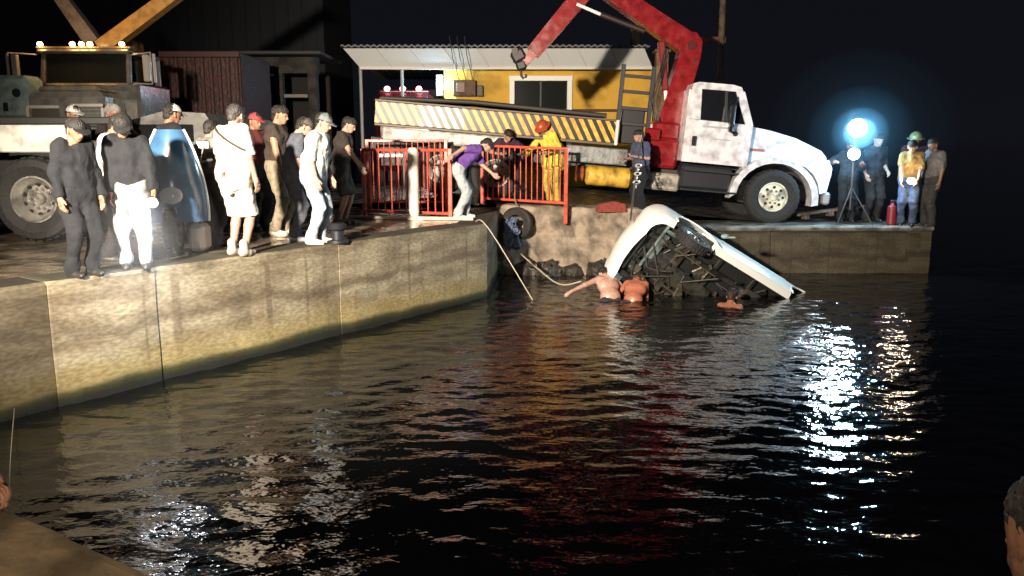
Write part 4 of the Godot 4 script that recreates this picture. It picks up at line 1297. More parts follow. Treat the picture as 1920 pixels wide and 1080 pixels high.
	m.prism([Vector2(-2.22, 3.25), Vector2(-1.76, 3.25), Vector2(-1.76, 3.62), Vector2(-1.9, 3.78), Vector2(-2.2, 3.8)], 0.42, Transform3D(Basis(), Vector3(0, 0, -1.01)))
	put("crane_column", m, red, t)
	m = Mk.new()
	m.taper(Vector3(-1.88, 3.47, -0.8), Vector3(-4.16, 4.67, -0.8), 0.40, 0.46, 0.36, 0.34)
	put("inner_boom", m, red, t)
	m = Mk.new()
	m.taper(Vector3(-4.02, 4.82, -0.8), Vector3(-5.28, 3.10, -0.8), 0.36, 0.40, 0.28, 0.30)
	m.taper(Vector3(-5.22, 3.18, -0.8), Vector3(-5.44, 2.88, -0.8), 0.2, 0.2, 0.16, 0.16)
	put("outer_boom", m, mat(0.23, 0.014, 0.018, 0.4, 0.0, "paint"), t)
	m = Mk.new()
	for y in [[-1.98, 3.52], [-4.1, 4.66]]:
		m.lathe([Vector2(0.0, -0.24), Vector2(0.1, -0.24), Vector2(0.1, 0.24), Vector2(0.0, 0.24)], Transform3D(ax(Vector3.BACK), Vector3(y[0], y[1], -0.8)), 16)
	put("boom_pin", m, mat(0.1, 0.02, 0.02, 0.4, 0.5), t)
	m = Mk.new()
	m.bar(Vector3(-2.42, 2.55, -0.62), Vector3(-2.62, 3.55, -0.62), 0.15, 0.15, Vector3.BACK, 0.03)
	put("lift_cylinder", m, mat(0.16, 0.012, 0.015, 0.4), t)
	m = Mk.new()
	m.tube([Vector3(-2.32, 2.12, -0.62), Vector3(-2.42, 2.6, -0.62)], 0.042, 12)
	put("lift_rod", m, mat(0.85, 0.84, 0.8, 0.25), t)
	m = Mk.new()
	m.tube([Vector3(-4.46, 4.13, -0.56), Vector3(-3.95, 3.97, -0.56)], 0.034, 12)
	put("fold_rod", m, mat(0.8, 0.8, 0.78, 0.25), t)
	m = Mk.new()
	m.tube([Vector3(-3.95, 3.97, -0.56), Vector3(-3.0, 3.72, -0.6)], 0.06, 12)
	put("fold_cylinder", m, mat(0.02, 0.012, 0.012, 0.5), t)
	# hook block at the tip
	m = Mk.new()
	m.box(Vector3(-5.58, 3.02, -0.8), Vector3(0.30, 0.26, 0.26), 0.05, Basis(Vector3.BACK, 0.6)); m.box(Vector3(-5.50, 2.83, -0.8), Vector3(0.22, 0.2, 0.2), 0.04, Basis(Vector3.BACK, 0.4))
	m.tube([Vector3(-5.5, 2.76, -0.8), Vector3(-5.48, 2.62, -0.8), Vector3(-5.43, 2.57, -0.8), Vector3(-5.38, 2.6, -0.8), Vector3(-5.38, 2.66, -0.8)], 0.028, 8)
	m.lathe([Vector2(0.0, -0.16), Vector2(0.07, -0.16), Vector2(0.07, 0.16), Vector2(0.0, 0.16)], Transform3D(ax(Vector3.BACK), Vector3(-5.66, 3.1, -0.8)), 12)
	put("hook_block", m, mat(0.02, 0.018, 0.02, 0.5), t)
	# hydraulic hoses
	m = Mk.new()
	for k in 3:
		m.tube([Vector3(-2.5 - 0.05 * k, 1.9, -0.45), Vector3(-2.62 - 0.06 * k, 2.3, -0.44), Vector3(-2.52 - 0.04 * k, 2.9, -0.5), Vector3(-2.45 - 0.04 * k, 3.4, -0.56)], 0.014, 6)
	put("hydraulic_hose", m, mat(0.015, 0.015, 0.015, 0.4), t)

func build_sunken_car() -> void:
	# lies on its side, nose up: its underside faces the near quay. Local x is its length (0 at the bumper), y its height, z its width.
	var X := Vector3(-0.85, 0.515, 0.08).normalized()
	var Y := Vector3(0.13, 0.22, -0.96)
	Y = (Y - X * Y.dot(X)).normalized()
	var Z := X.cross(Y)
	var t := thing("overturned_car", "white car hauled up on its side out of the water with its dark underside showing", "car", Vector3(1.91, -0.43, -13.13), Basis(X, Y, Z))
	var white := mat(0.84, 0.88, 0.88, 0.3)
	var black := mat(0.010, 0.011, 0.012, 0.45)
	var steel := mat(0.026, 0.026, 0.024, 0.45, 0.3, "worn")
	var rust := mat(0.045, 0.037, 0.028, 0.6, 0.2, "worn")
	# outline in plan, from the far end of one side round the bumper to the other
	var path := []
	var nrm := []
	for i in 70:
		path.append(Vector2(-4.9 + 4.54 * i / 69.0, -0.84)); nrm.append(Vector2(0, -1))
	for i in 9:
		var w := lerpf(-PI / 2, -0.14, (i + 1) / 9.0)
		path.append(Vector2(-0.34 + cos(w) * 0.34, -0.50 + sin(w) * 0.34)); nrm.append(Vector2(cos(w), sin(w)))
	for i in 11:
		var z := lerpf(-0.43, 0.43, i / 10.0)
		path.append(Vector2(0.05 - 0.28 * z * z, z)); nrm.append(Vector2(1, z * 0.35).normalized())
	for i in 9:
		var w := lerpf(0.14, PI / 2, i / 9.0)
		path.append(Vector2(-0.34 + cos(w) * 0.34, 0.50 + sin(w) * 0.34)); nrm.append(Vector2(cos(w), sin(w)))
	for i in 70:
		path.append(Vector2(-0.36 - 4.54 * i / 69.0, 0.84)); nrm.append(Vector2(0, 1))
	var prof := [Vector2(-0.10, 0.0), Vector2(-0.01, 0.04), Vector2(0.015, 0.14), Vector2(0.025, 0.30), Vector2(0.02, 0.5), Vector2(-0.01, 0.72), Vector2(-0.07, 0.86), Vector2(-0.14, 0.92)]
	var low := func(x: float, z: float) -> float:
		var h := 0.0
		if absf(z) > 0.7:
			for wx in [-0.86, -3.25]:
				if absf(x - wx) < 0.42: h = maxf(h, 0.16 + sqrt(0.42 * 0.42 - (x - wx) * (x - wx)))
		return h
	var body := Mk.new()
	for i in path.size() - 1:
		for j in prof.size() - 1:
			var p := []
			var nn := []
			for e in [[i, j], [i + 1, j], [i + 1, j + 1], [i, j + 1]]:
				var q: Vector2 = path[e[0]]
				var o: Vector2 = nrm[e[0]]
				var lift: float = low.call(q.x, q.y)
				var pr: Vector2 = prof[e[1]]
				var off := pr.x
				if pr.y < lift:
					off = 0.025
				var jn: int = clampi(e[1], 1, prof.size() - 2)
				var tg: Vector2 = (prof[jn + 1] - prof[jn - 1]).normalized()
				p.append(Vector3(q.x + o.x * off, maxf(pr.y, lift), q.y + o.y * off))
				nn.append(Vector3(o.x * tg.y, -tg.x, o.y * tg.y).normalized())
			body.sq(p, nn)
	# bonnet, cabin and roof beyond
	body.box(Vector3(-0.66, 0.88, 0), Vector3(0.9, 0.06, 1.2), 0.02); body.box(Vector3(-2.7, 0.92, 0), Vector3(3.0, 0.05, 1.5), 0.02)
	put("body", body, white, t)
	var cab := Mk.new()
	cab.prism([Vector2(-1.1, 0.94), Vector2(-1.75, 1.42), Vector2(-3.2, 1.44), Vector2(-3.9, 0.94)], 1.36, Transform3D(Basis(), Vector3(0, 0, -0.68)))
	put("cabin", cab, white, t)
	var lip := Mk.new()
	for wx in [-0.86, -3.25]:
		for s in [-1.0, 1.0]:
			var pts := []
			for i in 17:
				var w := PI * i / 16.0
				pts.append(Vector3(wx + cos(w) * 0.42, 0.16 + sin(w) * 0.42 if i > 0 and i < 16 else 0.1, 0.862 * s))
			lip.tube(pts, 0.016, 6)
	put("arch_lip", lip, white, t)
	var m := Mk.new()
	# underside
	m = Mk.new()
	m.box(Vector3(-2.25, 0.26, 0), Vector3(3.9, 0.05, 1.5), 0.01)
	put("floor_pan", m, black, t)
	m = Mk.new()
	for z in [-0.74, 0.74]:
		m.box(Vector3(-2.05, 0.14, z), Vector3(1.56, 0.14, 0.1), 0.02)
	for z in [-0.42, 0.42]:
		m.box(Vector3(-2.1, 0.19, z), Vector3(3.9, 0.12, 0.1), 0.02)
	for x in [-1.5, -2.2, -2.8, -3.9]:
		m.box(Vector3(x, 0.2, 0), Vector3(0.09, 0.09, 1.4), 0.02)
	put("frame_rail", m, steel, t)
	m = Mk.new()
	m.box(Vector3(-0.16, 0.3, 0), Vector3(0.06, 0.1, 1.3), 0.02); m.box(Vector3(-0.28, 0.5, 0.1), Vector3(0.06, 0.36, 0.9), 0.02)
	put("radiator_support", m, mat(0.13, 0.17, 0.17, 0.3, 0.5, "worn"), t)
	m = Mk.new()
	m.box(Vector3(-0.62, 0.32, -0.05), Vector3(0.5, 0.3, 0.5), 0.07); m.box(Vector3(-0.62, 0.16, -0.02), Vector3(0.38, 0.12, 0.34), 0.05)
	m.lathe([Vector2(0.0, -0.06), Vector2(0.1, -0.06), Vector2(0.11, 0.04), Vector2(0.0, 0.06)], Transform3D(ax(Vector3.RIGHT), Vector3(-0.36, 0.3, -0.2)), 16)
	m.lathe([Vector2(0.0, -0.04), Vector2(0.07, -0.04), Vector2(0.07, 0.04), Vector2(0.0, 0.04)], Transform3D(ax(Vector3.RIGHT), Vector3(-0.35, 0.24, 0.12)), 16)
	put("engine", m, mat(0.05, 0.052, 0.055, 0.35, 0.4, "worn"), t)
	m = Mk.new()
	m.taper(Vector3(-0.85, 0.26, 0), Vector3(-1.7, 0.25, 0), 0.36, 0.3, 0.2, 0.2); m.tube([Vector3(-1.7, 0.22, 0), Vector3(-3.2, 0.2, 0)], 0.045, 10)
	put("gearbox", m, mat(0.05, 0.05, 0.045, 0.4, 0.4, "worn"), t)
	m = Mk.new()
	m.box(Vector3(-0.86, 0.17, 0), Vector3(0.16, 0.08, 1.0), 0.02)
	for s in [-1.0, 1.0]:
		m.bar(Vector3(-0.72, 0.15, 0.4 * s), Vector3(-0.88, 0.12, 0.68 * s), 0.06, 0.06, Vector3.UP, 0.01); m.bar(Vector3(-1.12, 0.16, 0.36 * s), Vector3(-0.9, 0.12, 0.68 * s), 0.06, 0.05, Vector3.UP, 0.01)
		m.tube([Vector3(-0.6, 0.2, 0.2 * s), Vector3(-0.8, 0.17, 0.66 * s)], 0.018, 8)
		m.tube([Vector3(-0.88, 0.14, 0.55 * s), Vector3(-0.88, 0.5, 0.6 * s)], 0.05, 10)
	put("suspension", m, mat(0.07, 0.065, 0.056, 0.4, 0.4, "worn"), t)
	m = Mk.new()
	m.tube([Vector3(-0.7, 0.18, 0.22), Vector3(-1.2, 0.14, 0.26), Vector3(-1.9, 0.13, 0.25), Vector3(-2.3, 0.13, 0.3), Vector3(-3.0, 0.16, 0.3), Vector3(-3.4, 0.24, 0.5), Vector3(-4.2, 0.2, 0.55)], 0.032, 10)
	put("exhaust_pipe", m, rust, t)
	m = Mk.new()
	m.lathe([Vector2(0.0, -0.32), Vector2(0.09, -0.31), Vector2(0.11, -0.27), Vector2(0.11, 0.27), Vector2(0.09, 0.31), Vector2(0.0, 0.32)], Transform3D(ax(Vector3.RIGHT) * Basis.from_scale(Vector3(1.3, 1, 0.8)), Vector3(-2.15, 0.14, 0.27)), 18)
	put("silencer", m, mat(0.22, 0.2, 0.16, 0.4, 0.5, "worn"), t)
	m = Mk.new()
	m.box(Vector3(-2.5, 0.15, -0.25), Vector3(0.8, 0.2, 0.5), 0.07)
	put("fuel_tank", m, mat(0.04, 0.042, 0.045, 0.3), t)
	m = Mk.new()
	m.tube([Vector3(-3.25, 0.2, -0.75), Vector3(-3.25, 0.2, 0.75)], 0.05, 10); m.ball(Vector3(-3.25, 0.2, 0), Vector3(0.15, 0.14, 0.15), 14, 10)
	for s in [-1.0, 1.0]:
		m.bar(Vector3(-2.75, 0.2, 0.56 * s), Vector3(-3.85, 0.2, 0.56 * s), 0.06, 0.05, Vector3.UP, 0.01)
	put("rear_axle", m, rust, t)
	# loose brackets, shields and torn lines
	var rng := RandomNumberGenerator.new()
	rng.seed = 21
	for i in 46:
		m = Mk.new()
		var c := Vector3(rng.randf_range(-3.0, -0.2), rng.randf_range(0.08, 0.2), rng.randf_range(-0.62, 0.7))
		var s := Vector3(rng.randf_range(0.04, 0.26), rng.randf_range(0.02, 0.08), rng.randf_range(0.03, 0.14))
		m.box(c, s, 0.012, Basis(Vector3.UP, rng.randf_range(-1.5, 1.5)) * Basis(Vector3.RIGHT, rng.randf_range(-0.5, 0.5)))
		put("bracket", m, [steel, rust, mat(0.12, 0.11, 0.09, 0.35, 0.4, "worn"), black][i % 4], t)
	for i in 12:
		m = Mk.new()
		var c := Vector3(rng.randf_range(-2.6, -0.4), 0.1, rng.randf_range(-0.5, 0.6))
		m.tube([c, c + Vector3(rng.randf_range(-0.3, 0.3), -0.03, rng.randf_range(-0.2, 0.2)), c + Vector3(rng.randf_range(-0.7, 0.7), rng.randf_range(-0.1, 0.05), rng.randf_range(-0.3, 0.3))], 0.012, 6)
		put("brake_line", m, mat(0.06, 0.055, 0.05, 0.4), t)
	m = Mk.new()
	m.box(Vector3(-0.38, 0.12, -0.3), Vector3(0.05, 0.06, 0.9), 0.015); m.box(Vector3(-0.46, 0.14, -0.3), Vector3(0.12, 0.05, 0.5), 0.015)
	m.box(Vector3(-0.55, 0.13, -0.62), Vector3(0.28, 0.05, 0.06), 0.01)
	put("engine_shield", m, mat(0.2, 0.27, 0.27, 0.25, 0.3, "worn"), t)
	m = Mk.new()
	m.box(Vector3(-1.22, 0.12, -0.74), Vector3(0.06, 0.02, 0.22), 0.006)
	put("mud_flap_bracket", m, white, t)
	for x in [-0.86, -3.25]:
		for s in [-1.0, 1.0]:
			tyre(t, Vector3(x, 0.12, 0.7 * s), Vector3.BACK * s, 0.31, 0.19, 0.19, mat(0.12, 0.12, 0.12, 0.4, 0.6), 0.03, 5)

func build_left_vehicles() -> void:
	# the crane truck whose front faces the quay
	var t := thing("boom_truck", "large truck facing the quay with five amber roof lamps and a raised yellow boom", "truck", Vector3(-8.5, 0, -16.4))
	var teal := mat(0.26, 0.36, 0.37, 0.45, 0.0, "paint")
	var dark := mat(0.018, 0.018, 0.018, 0.5)
	var m := Mk.new()
	m.box(Vector3(0, 2.15, -0.6), Vector3(2.1, 0.8, 1.5), 0.06)
	m.box(Vector3(0, 3.14, -0.55), Vector3(1.86, 0.09, 1.45), 0.04)
	for x in [-0.86, 0.86]:
		m.bar(Vector3(x, 2.5, 0.13), Vector3(x * 0.98, 3.12, 0.02), 0.09, 0.09, Vector3.BACK, 0.02)
		m.box(Vector3(x, 2.8, -1.2), Vector3(0.1, 0.64, 0.12), 0.02)
	put("cab", m, mat(0.09, 0.085, 0.08, 0.5, 0.0, "paint"), t)
	m = Mk.new()
	m.bar(Vector3(0, 2.52, 0.1), Vector3(0, 3.1, 0.0), 0.02, 1.64, Vector3.BACK)
	put("windscreen", m, mat(0.01, 0.011, 0.01, 0.08), t)
	m = Mk.new()
	m.box(Vector3(0.0, 1.95, 0.55), Vector3(1.5, 0.72, 0.95), 0.1); m.box(Vector3(0.0, 2.36, 0.42), Vector3(1.2, 0.12, 0.8), 0.05)
	put("bonnet", m, mat(0.17, 0.165, 0.155, 0.45, 0.0, "paint"), t)
	m = Mk.new()
	m.box(Vector3(-0.38, 2.02, 1.05), Vector3(0.62, 0.06, 0.05), 0.015); m.box(Vector3(0.45, 2.05, 1.05), Vector3(0.62, 0.06, 0.05), 0.015)
	m.box(Vector3(-0.68, 1.78, 1.05), Vector3(0.06, 0.46, 0.05), 0.015); m.box(Vector3(0.74, 1.78, 1.05), Vector3(0.06, 0.46, 0.05), 0.015); m.box(Vector3(0.1, 1.78, 1.05), Vector3(0.06, 0.46, 0.05), 0.015)
	put("grille_frame", m, mat(0.7, 0.66, 0.6, 0.3, 0.2), t)
	m = Mk.new()
	for k in 6:
		m.box(Vector3(0.42, 1.62 + k * 0.07, 1.03), Vector3(0.56, 0.035, 0.03), 0.01)
	put("grille", m, mat(0.25, 0.28, 0.28, 0.35, 0.3), t)
	m = Mk.new()
	m.box(Vector3(-0.35, 1.78, 1.03), Vector3(0.52, 0.4, 0.03), 0.02)
	put("lamp_panel", m, mat(0.08, 0.075, 0.06, 0.5), t)
	m = Mk.new()
	m.box(Vector3(-1.0, 2.2, 0.75), Vector3(0.72, 0.82, 0.6), 0.08)
	put("fender", m, teal, t)
	m = Mk.new()
	m.lathe([Vector2(0.0, 0.02), Vector2(0.07, 0.02), Vector2(0.085, 0.0)], Transform3D(ax(Vector3.BACK), Vector3(-0.86, 2.28, 1.05)), 16)
	m.box(Vector3(-1.08, 2.02, 1.06), Vector3(0.09, 0.16, 0.03), 0.01)
	put("lamp_socket", m, mat(0.015, 0.02, 0.025, 0.3), t)
	m = Mk.new()
	m.box(Vector3(0, 1.2, 0.95), Vector3(2.3, 0.3, 0.2), 0.04)
	put("bumper", m, mat(0.4, 0.4, 0.4, 0.3, 0.5), t)
	for s in [-1.0, 1.0]:
		m = Mk.new()
		m.box(Vector3(1.29 * s + 0.02, 2.8, 0.3), Vector3(0.13, 0.52, 0.09), 0.02); m.box(Vector3(1.44 * s + 0.02, 2.8, 0.3), Vector3(0.05, 0.56, 0.05), 0.01)
		m.tube([Vector3(0.95 * s, 3.08, 0.1), Vector3(1.4 * s, 3.1, 0.3), Vector3(1.4 * s, 2.5, 0.3), Vector3(0.95 * s, 2.52, 0.1)], 0.018, 8)
		put("mirror", m, mat(0.34, 0.31, 0.29, 0.3, 0.4), t)
	m = Mk.new()
	m.box(Vector3(0, 3.21, 0.06), Vector3(1.9, 0.05, 0.16), 0.02)
	put("lamp_bar", m, mat(0.12, 0.09, 0.06, 0.5), t)
	for x in [-0.84, -0.2, -0.02, 0.15, 0.78]:
		m = Mk.new()
		m.ball(Vector3(x, 3.275, 0.14), Vector3(0.055, 0.05, 0.05), 12, 8)
		put("roof_lamp", m, glow(1.0, 0.62, 0.22, 16.0), t)
		omni(t, Vector3(x, 3.29, 0.24), Color(1.0, 0.76, 0.44), 0.22, 0.05)
	for s in [-1.0, 1.0]:
		tyre(t, Vector3(1.0 * s, 0.55, 0.1), Vector3.RIGHT * s, 0.55, 0.3, 0.3, mat(0.4, 0.4, 0.38, 0.5, 0.0, "worn"), 0.02)
		tyre(t, Vector3(1.0 * s, 0.55, -3.6), Vector3.RIGHT * s, 0.55, 0.5, 0.3, mat(0.4, 0.4, 0.38, 0.5, 0.0, "worn"), 0.02)
	m = Mk.new()
	m.box(Vector3(0, 0.95, -2.0), Vector3(0.9, 0.3, 6.0), 0.03); m.box(Vector3(0, 1.5, -3.2), Vector3(2.3, 0.7, 3.6), 0.05)
	put("chassis", m, dark, t)
	m = Mk.new()
	m.box(Vector3(-0.1, 2.6, -1.75), Vector3(0.7, 2.0, 0.6), 0.06)
	put("boom_turret", m, mat(0.2, 0.1, 0.03, 0.5, 0.0, "worn"), t)
	m = Mk.new()
	m.taper(Vector3(-0.12, 3.32, -0.9), Vector3(2.6, 4.92, -0.4), 0.3, 0.3, 0.24, 0.24)
	put("yellow_boom", m, mat(0.42, 0.24, 0.08, 0.45, 0.0, "paint"), t)
	m = Mk.new()
	m.taper(Vector3(-0.28, 3.42, -0.9), Vector3(-1.0, 4.5, -0.9), 0.26, 0.3, 0.2, 0.24)
	put("grey_mast", m, mat(0.22, 0.19, 0.18, 0.5, 0.0, "paint"), t)

	# flatbed lorry at the left edge, nearer
	var f := thing("flatbed_lorry", "white sided flatbed lorry at the left edge with a big black rear wheel", "truck", Vector3(-6.45, 0, -10.75))
	m = Mk.new()
	m.box(Vector3(-2.6, 1.385, -0.05), Vector3(6.2, 0.36, 0.06), 0.015)
	put("side_board", m, mat(0.62, 0.62, 0.58, 0.5, 0.0, "paint"), f)
	m = Mk.new()
	m.box(Vector3(-2.25, 1.62, -0.05), Vector3(6.9, 0.1, 0.1), 0.015)
	put("top_rail", m, mat(0.012, 0.012, 0.013, 0.5), f)
	m = Mk.new()
	m.box(Vector3(-2.4, 1.3, -1.15), Vector3(6.5, 0.12, 2.1), 0.02)
	put("deck", m, mat(0.08, 0.07, 0.06, 0.7, 0.0, "worn"), f)
	m = Mk.new()
	m.box(Vector3(-2.4, 0.95, -0.7), Vector3(6.4, 0.3, 0.1)); m.box(Vector3(-2.4, 0.95, -1.6), Vector3(6.4, 0.3, 0.1)); m.box(Vector3(0.78, 1.05, -1.15), Vector3(0.1, 0.5, 2.1), 0.02)
	put("chassis", m, mat(0.02, 0.02, 0.02, 0.6), f)
	for z in [-0.22, -2.05]:
		for x in [0.0, -1.3]:
			tyre(f, Vector3(x - 0.02, 0.575, z), Vector3.BACK if z > -1.0 else Vector3.FORWARD, 0.56, 0.5, 0.31, mat(0.34, 0.33, 0.31, 0.35, 0.5, "worn"), 0.15, 10)
	m = Mk.new()
	m.box(Vector3(0.62, 1.0, -0.1), Vector3(0.05, 0.5, 0.42), 0.01)
	put("mudguard", m, mat(0.02, 0.02, 0.02, 0.7), f)

	# grey pickup behind the crowd
	var g := thing("grey_pickup", "grey pickup with a canopy parked behind the white shirted man", "pickup", Vector3(-5.9, 0, -13.3))
	m = Mk.new()
	m.prism([Vector2(-1.0, 0.45), Vector2(1.02, 0.45), Vector2(1.05, 1.0), Vector2(0.98, 1.62), Vector2(0.85, 1.82), Vector2(0.2, 1.86), Vector2(-0.35, 1.72), Vector2(-1.0, 1.1)], -3.6, Transform3D(Basis(), Vector3(0, 0, 0)))
	put("body", m, mat(0.16, 0.16, 0.155, 0.45, 0.0, "paint"), g)
	m = Mk.new()
	m.box(Vector3(0.15, 1.5, 0.012), Vector3(1.0, 0.28, 0.02), 0.005)
	put("window", m, mat(0.01, 0.011, 0.012, 0.08), g)
	m = Mk.new()
	m.box(Vector3(0.05, 0.6, 0.05), Vector3(1.9, 0.16, 0.1), 0.03)
	put("bumper", m, mat(0.3, 0.3, 0.3, 0.3, 0.5), g)
	m = Mk.new()
	m.box(Vector3(0.72, 1.12, 0.015), Vector3(0.12, 0.3, 0.03), 0.01)
	put("tail_lamp", m, mat(0.2, 0.02, 0.02, 0.2), g)
	for x in [-0.8, 0.86]:
		tyre(g, Vector3(x, 0.36, -0.6), Vector3(signf(x), 0, 0), 0.36, 0.22, 0.2, mat(0.2, 0.2, 0.2, 0.4, 0.5), 0.02, 6)

	# blue motorcycle with a tall rounded fairing
	var k := thing("motorcycle", "blue motorcycle with a tall rounded fairing facing the quay behind the officers", "motorcycle", Vector3(-4.1, 0, -9.75), Basis(Vector3.UP, deg_to_rad(12)))
	var blue := mat(0.05, 0.13, 0.26, 0.35, 0.0, "paint")
	m = Mk.new()
	var rows := 14
	for i in rows:
		for j in 14:
			var p := []
			var nn := []
			for e in [[i, j], [i + 1, j], [i + 1, j + 1], [i, j + 1]]:
				var s := float(e[0]) / rows
				var w := lerpf(-1.35, 1.35, e[1] / 14.0)
				var half := 0.40 * pow(sin(lerpf(0.32, 1.75, s)), 0.8)
				var y := lerpf(1.48, 0.40, s)
				p.append(Vector3(half * sin(w), y, 0.12 + 0.42 * sin(lerpf(0.35, 2.1, s)) * (0.25 + 0.75 * cos(w))))
				nn.append(Vector3(sin(w), 0.3 * (1.0 - 2.0 * s), cos(w) * 0.8 + 0.2).normalized())
			m.sq(p, nn)
	put("fairing", m, blue, k)
	m = Mk.new()
	for s in [-1.0, 1.0]:
		var pts := []
		for i in 15:
			var q := i / 14.0
			var half := 0.405 * pow(sin(lerpf(0.32, 1.75, q)), 0.8)
			pts.append(Vector3(half * sin(1.35) * s, lerpf(1.48, 0.40, q), 0.125 + 0.42 * sin(lerpf(0.35, 2.1, q)) * (0.25 + 0.75 * cos(1.35))))
		m = Mk.new()
		m.tube(pts, 0.017, 8)
		put("fairing_trim", m, mat(0.72, 0.78, 0.82, 0.25, 0.2), k)
	m = Mk.new()
	m.ball(Vector3(0.02, 0.72, 0.5), Vector3(0.14, 0.12, 0.06), 16, 10)
	put("headlight", m, mat(0.6, 0.62, 0.64, 0.1), k)
	m = Mk.new()
	m.box(Vector3(0, 0.55, 0.3), Vector3(0.3, 0.22, 0.45), 0.08)
	put("front_mudguard", m, mat(0.4, 0.42, 0.45, 0.35, 0.0, "paint"), k)
	for z in [0.36, -1.05]:
		tyre(k, Vector3(0, 0.31, z), Vector3.RIGHT, 0.31, 0.14, 0.2, mat(0.3, 0.3, 0.3, 0.4, 0.6), 0.02, 5)
	m = Mk.new()
	m.box(Vector3(0, 0.6, -0.4), Vector3(0.34, 0.4, 0.8), 0.1); m.box(Vector3(0, 0.85, -0.8), Vector3(0.3, 0.16, 0.8), 0.07)
	put("engine_and_seat", m, mat(0.02, 0.02, 0.022, 0.4), k)
	m = Mk.new()
	m.tube([Vector3(-0.42, 1.12, -0.05), Vector3(-0.2, 1.08, 0.1), Vector3(0.2, 1.08, 0.1), Vector3(0.42, 1.12, -0.05)], 0.018, 8)
	for s in [-1.0, 1.0]:
		m.box(Vector3(0.34 * s, 1.3, 0.05), Vector3(0.16, 0.1, 0.03), 0.015); m.tube([Vector3(0.3 * s, 1.1, 0.08), Vector3(0.34 * s, 1.26, 0.05)], 0.01, 6)
	put("handlebar", m, mat(0.25, 0.25, 0.26, 0.25, 0.7), k)

# ---------------------------------------------------------------- objects on the quay and in the water
func fence(label: String, a: Vector3, b: Vector3, h: float, lift: float, bars: int, m: Material, post_drop := [0.0, 0.0], group := "red railing panels") -> void:
	var f := thing("railing", label, "railing", a, Basis(), group)
	var d := b - a
	var side := Vector3(-d.z, 0, d.x).normalized()
	for y in [lift, h]:
		var mk := Mk.new()
		mk.bar(Vector3(0, y, 0), d + Vector3(0, y, 0), 0.045, 0.05, side, 0.008)
		put("rail", mk, m, f)
	for i in 2:
		var mk := Mk.new()
		var p := d * float(i)
		mk.box(p + Vector3(0, (h + 0.03 - post_drop[i]) * 0.5, 0), Vector3(0.075, h + 0.03 + post_drop[i], 0.075), 0.01)
		put("post", mk, m, f)
	for i in bars:
		var p := d * (float(i + 1) / (bars + 1))
		var mk := Mk.new()
		mk.tube([p + Vector3(0, lift, 0), p + Vector3(0, h, 0)], 0.0135, 6)
		put("bar", mk, m, f)

func rope(called: String, label: String, pts: Array, r: float, m: Material, sag := 0.0) -> void:
	var c := Curve3D.new()
	for i in pts.size():
		var t: Vector3 = (pts[mini(i + 1, pts.size() - 1)] - pts[maxi(i - 1, 0)]) * 0.18
		c.add_point(pts[i], -t, t)
	var n := int(c.get_baked_length() / 0.06) + 2
	var q := []
	for i in n:
		var s := float(i) / (n - 1)
		q.append(c.sample_baked(s * c.get_baked_length()) - Vector3(0, sag * 4.0 * s * (1.0 - s), 0))
	var mk := Mk.new()
	mk.tube(q, r, 6)
	tag(put(called, mk, m), label, "rope" if called != "steel_cable" else "cable", "")

func flood_head(t: Node3D, at: Vector3, to: Vector3, size: Vector2, energy_glow: float, m: Material, c: Color) -> void:
	var z := (to - at).normalized()
	var x := Vector3.UP.cross(z).normalized()
	var bs := Basis(x, z.cross(x), z)
	var mk := Mk.new()
	mk.box(at - z * 0.05, Vector3(size.x + 0.05, size.y + 0.05, 0.08), 0.015, bs)
	for i in 5:
		mk.box(at - z * 0.11 + bs.x * (size.x * (i - 2) * 0.2), Vector3(0.012, size.y, 0.05), 0.0, bs)
	put("lamp_housing", mk, m, t)
	mk = Mk.new()
	mk.box(at, Vector3(size.x, size.y, 0.012), 0.004, bs)
	var l := c.srgb_to_linear()
	put("lamp_face", mk, glow(l.r, l.g, l.b, energy_glow), t)

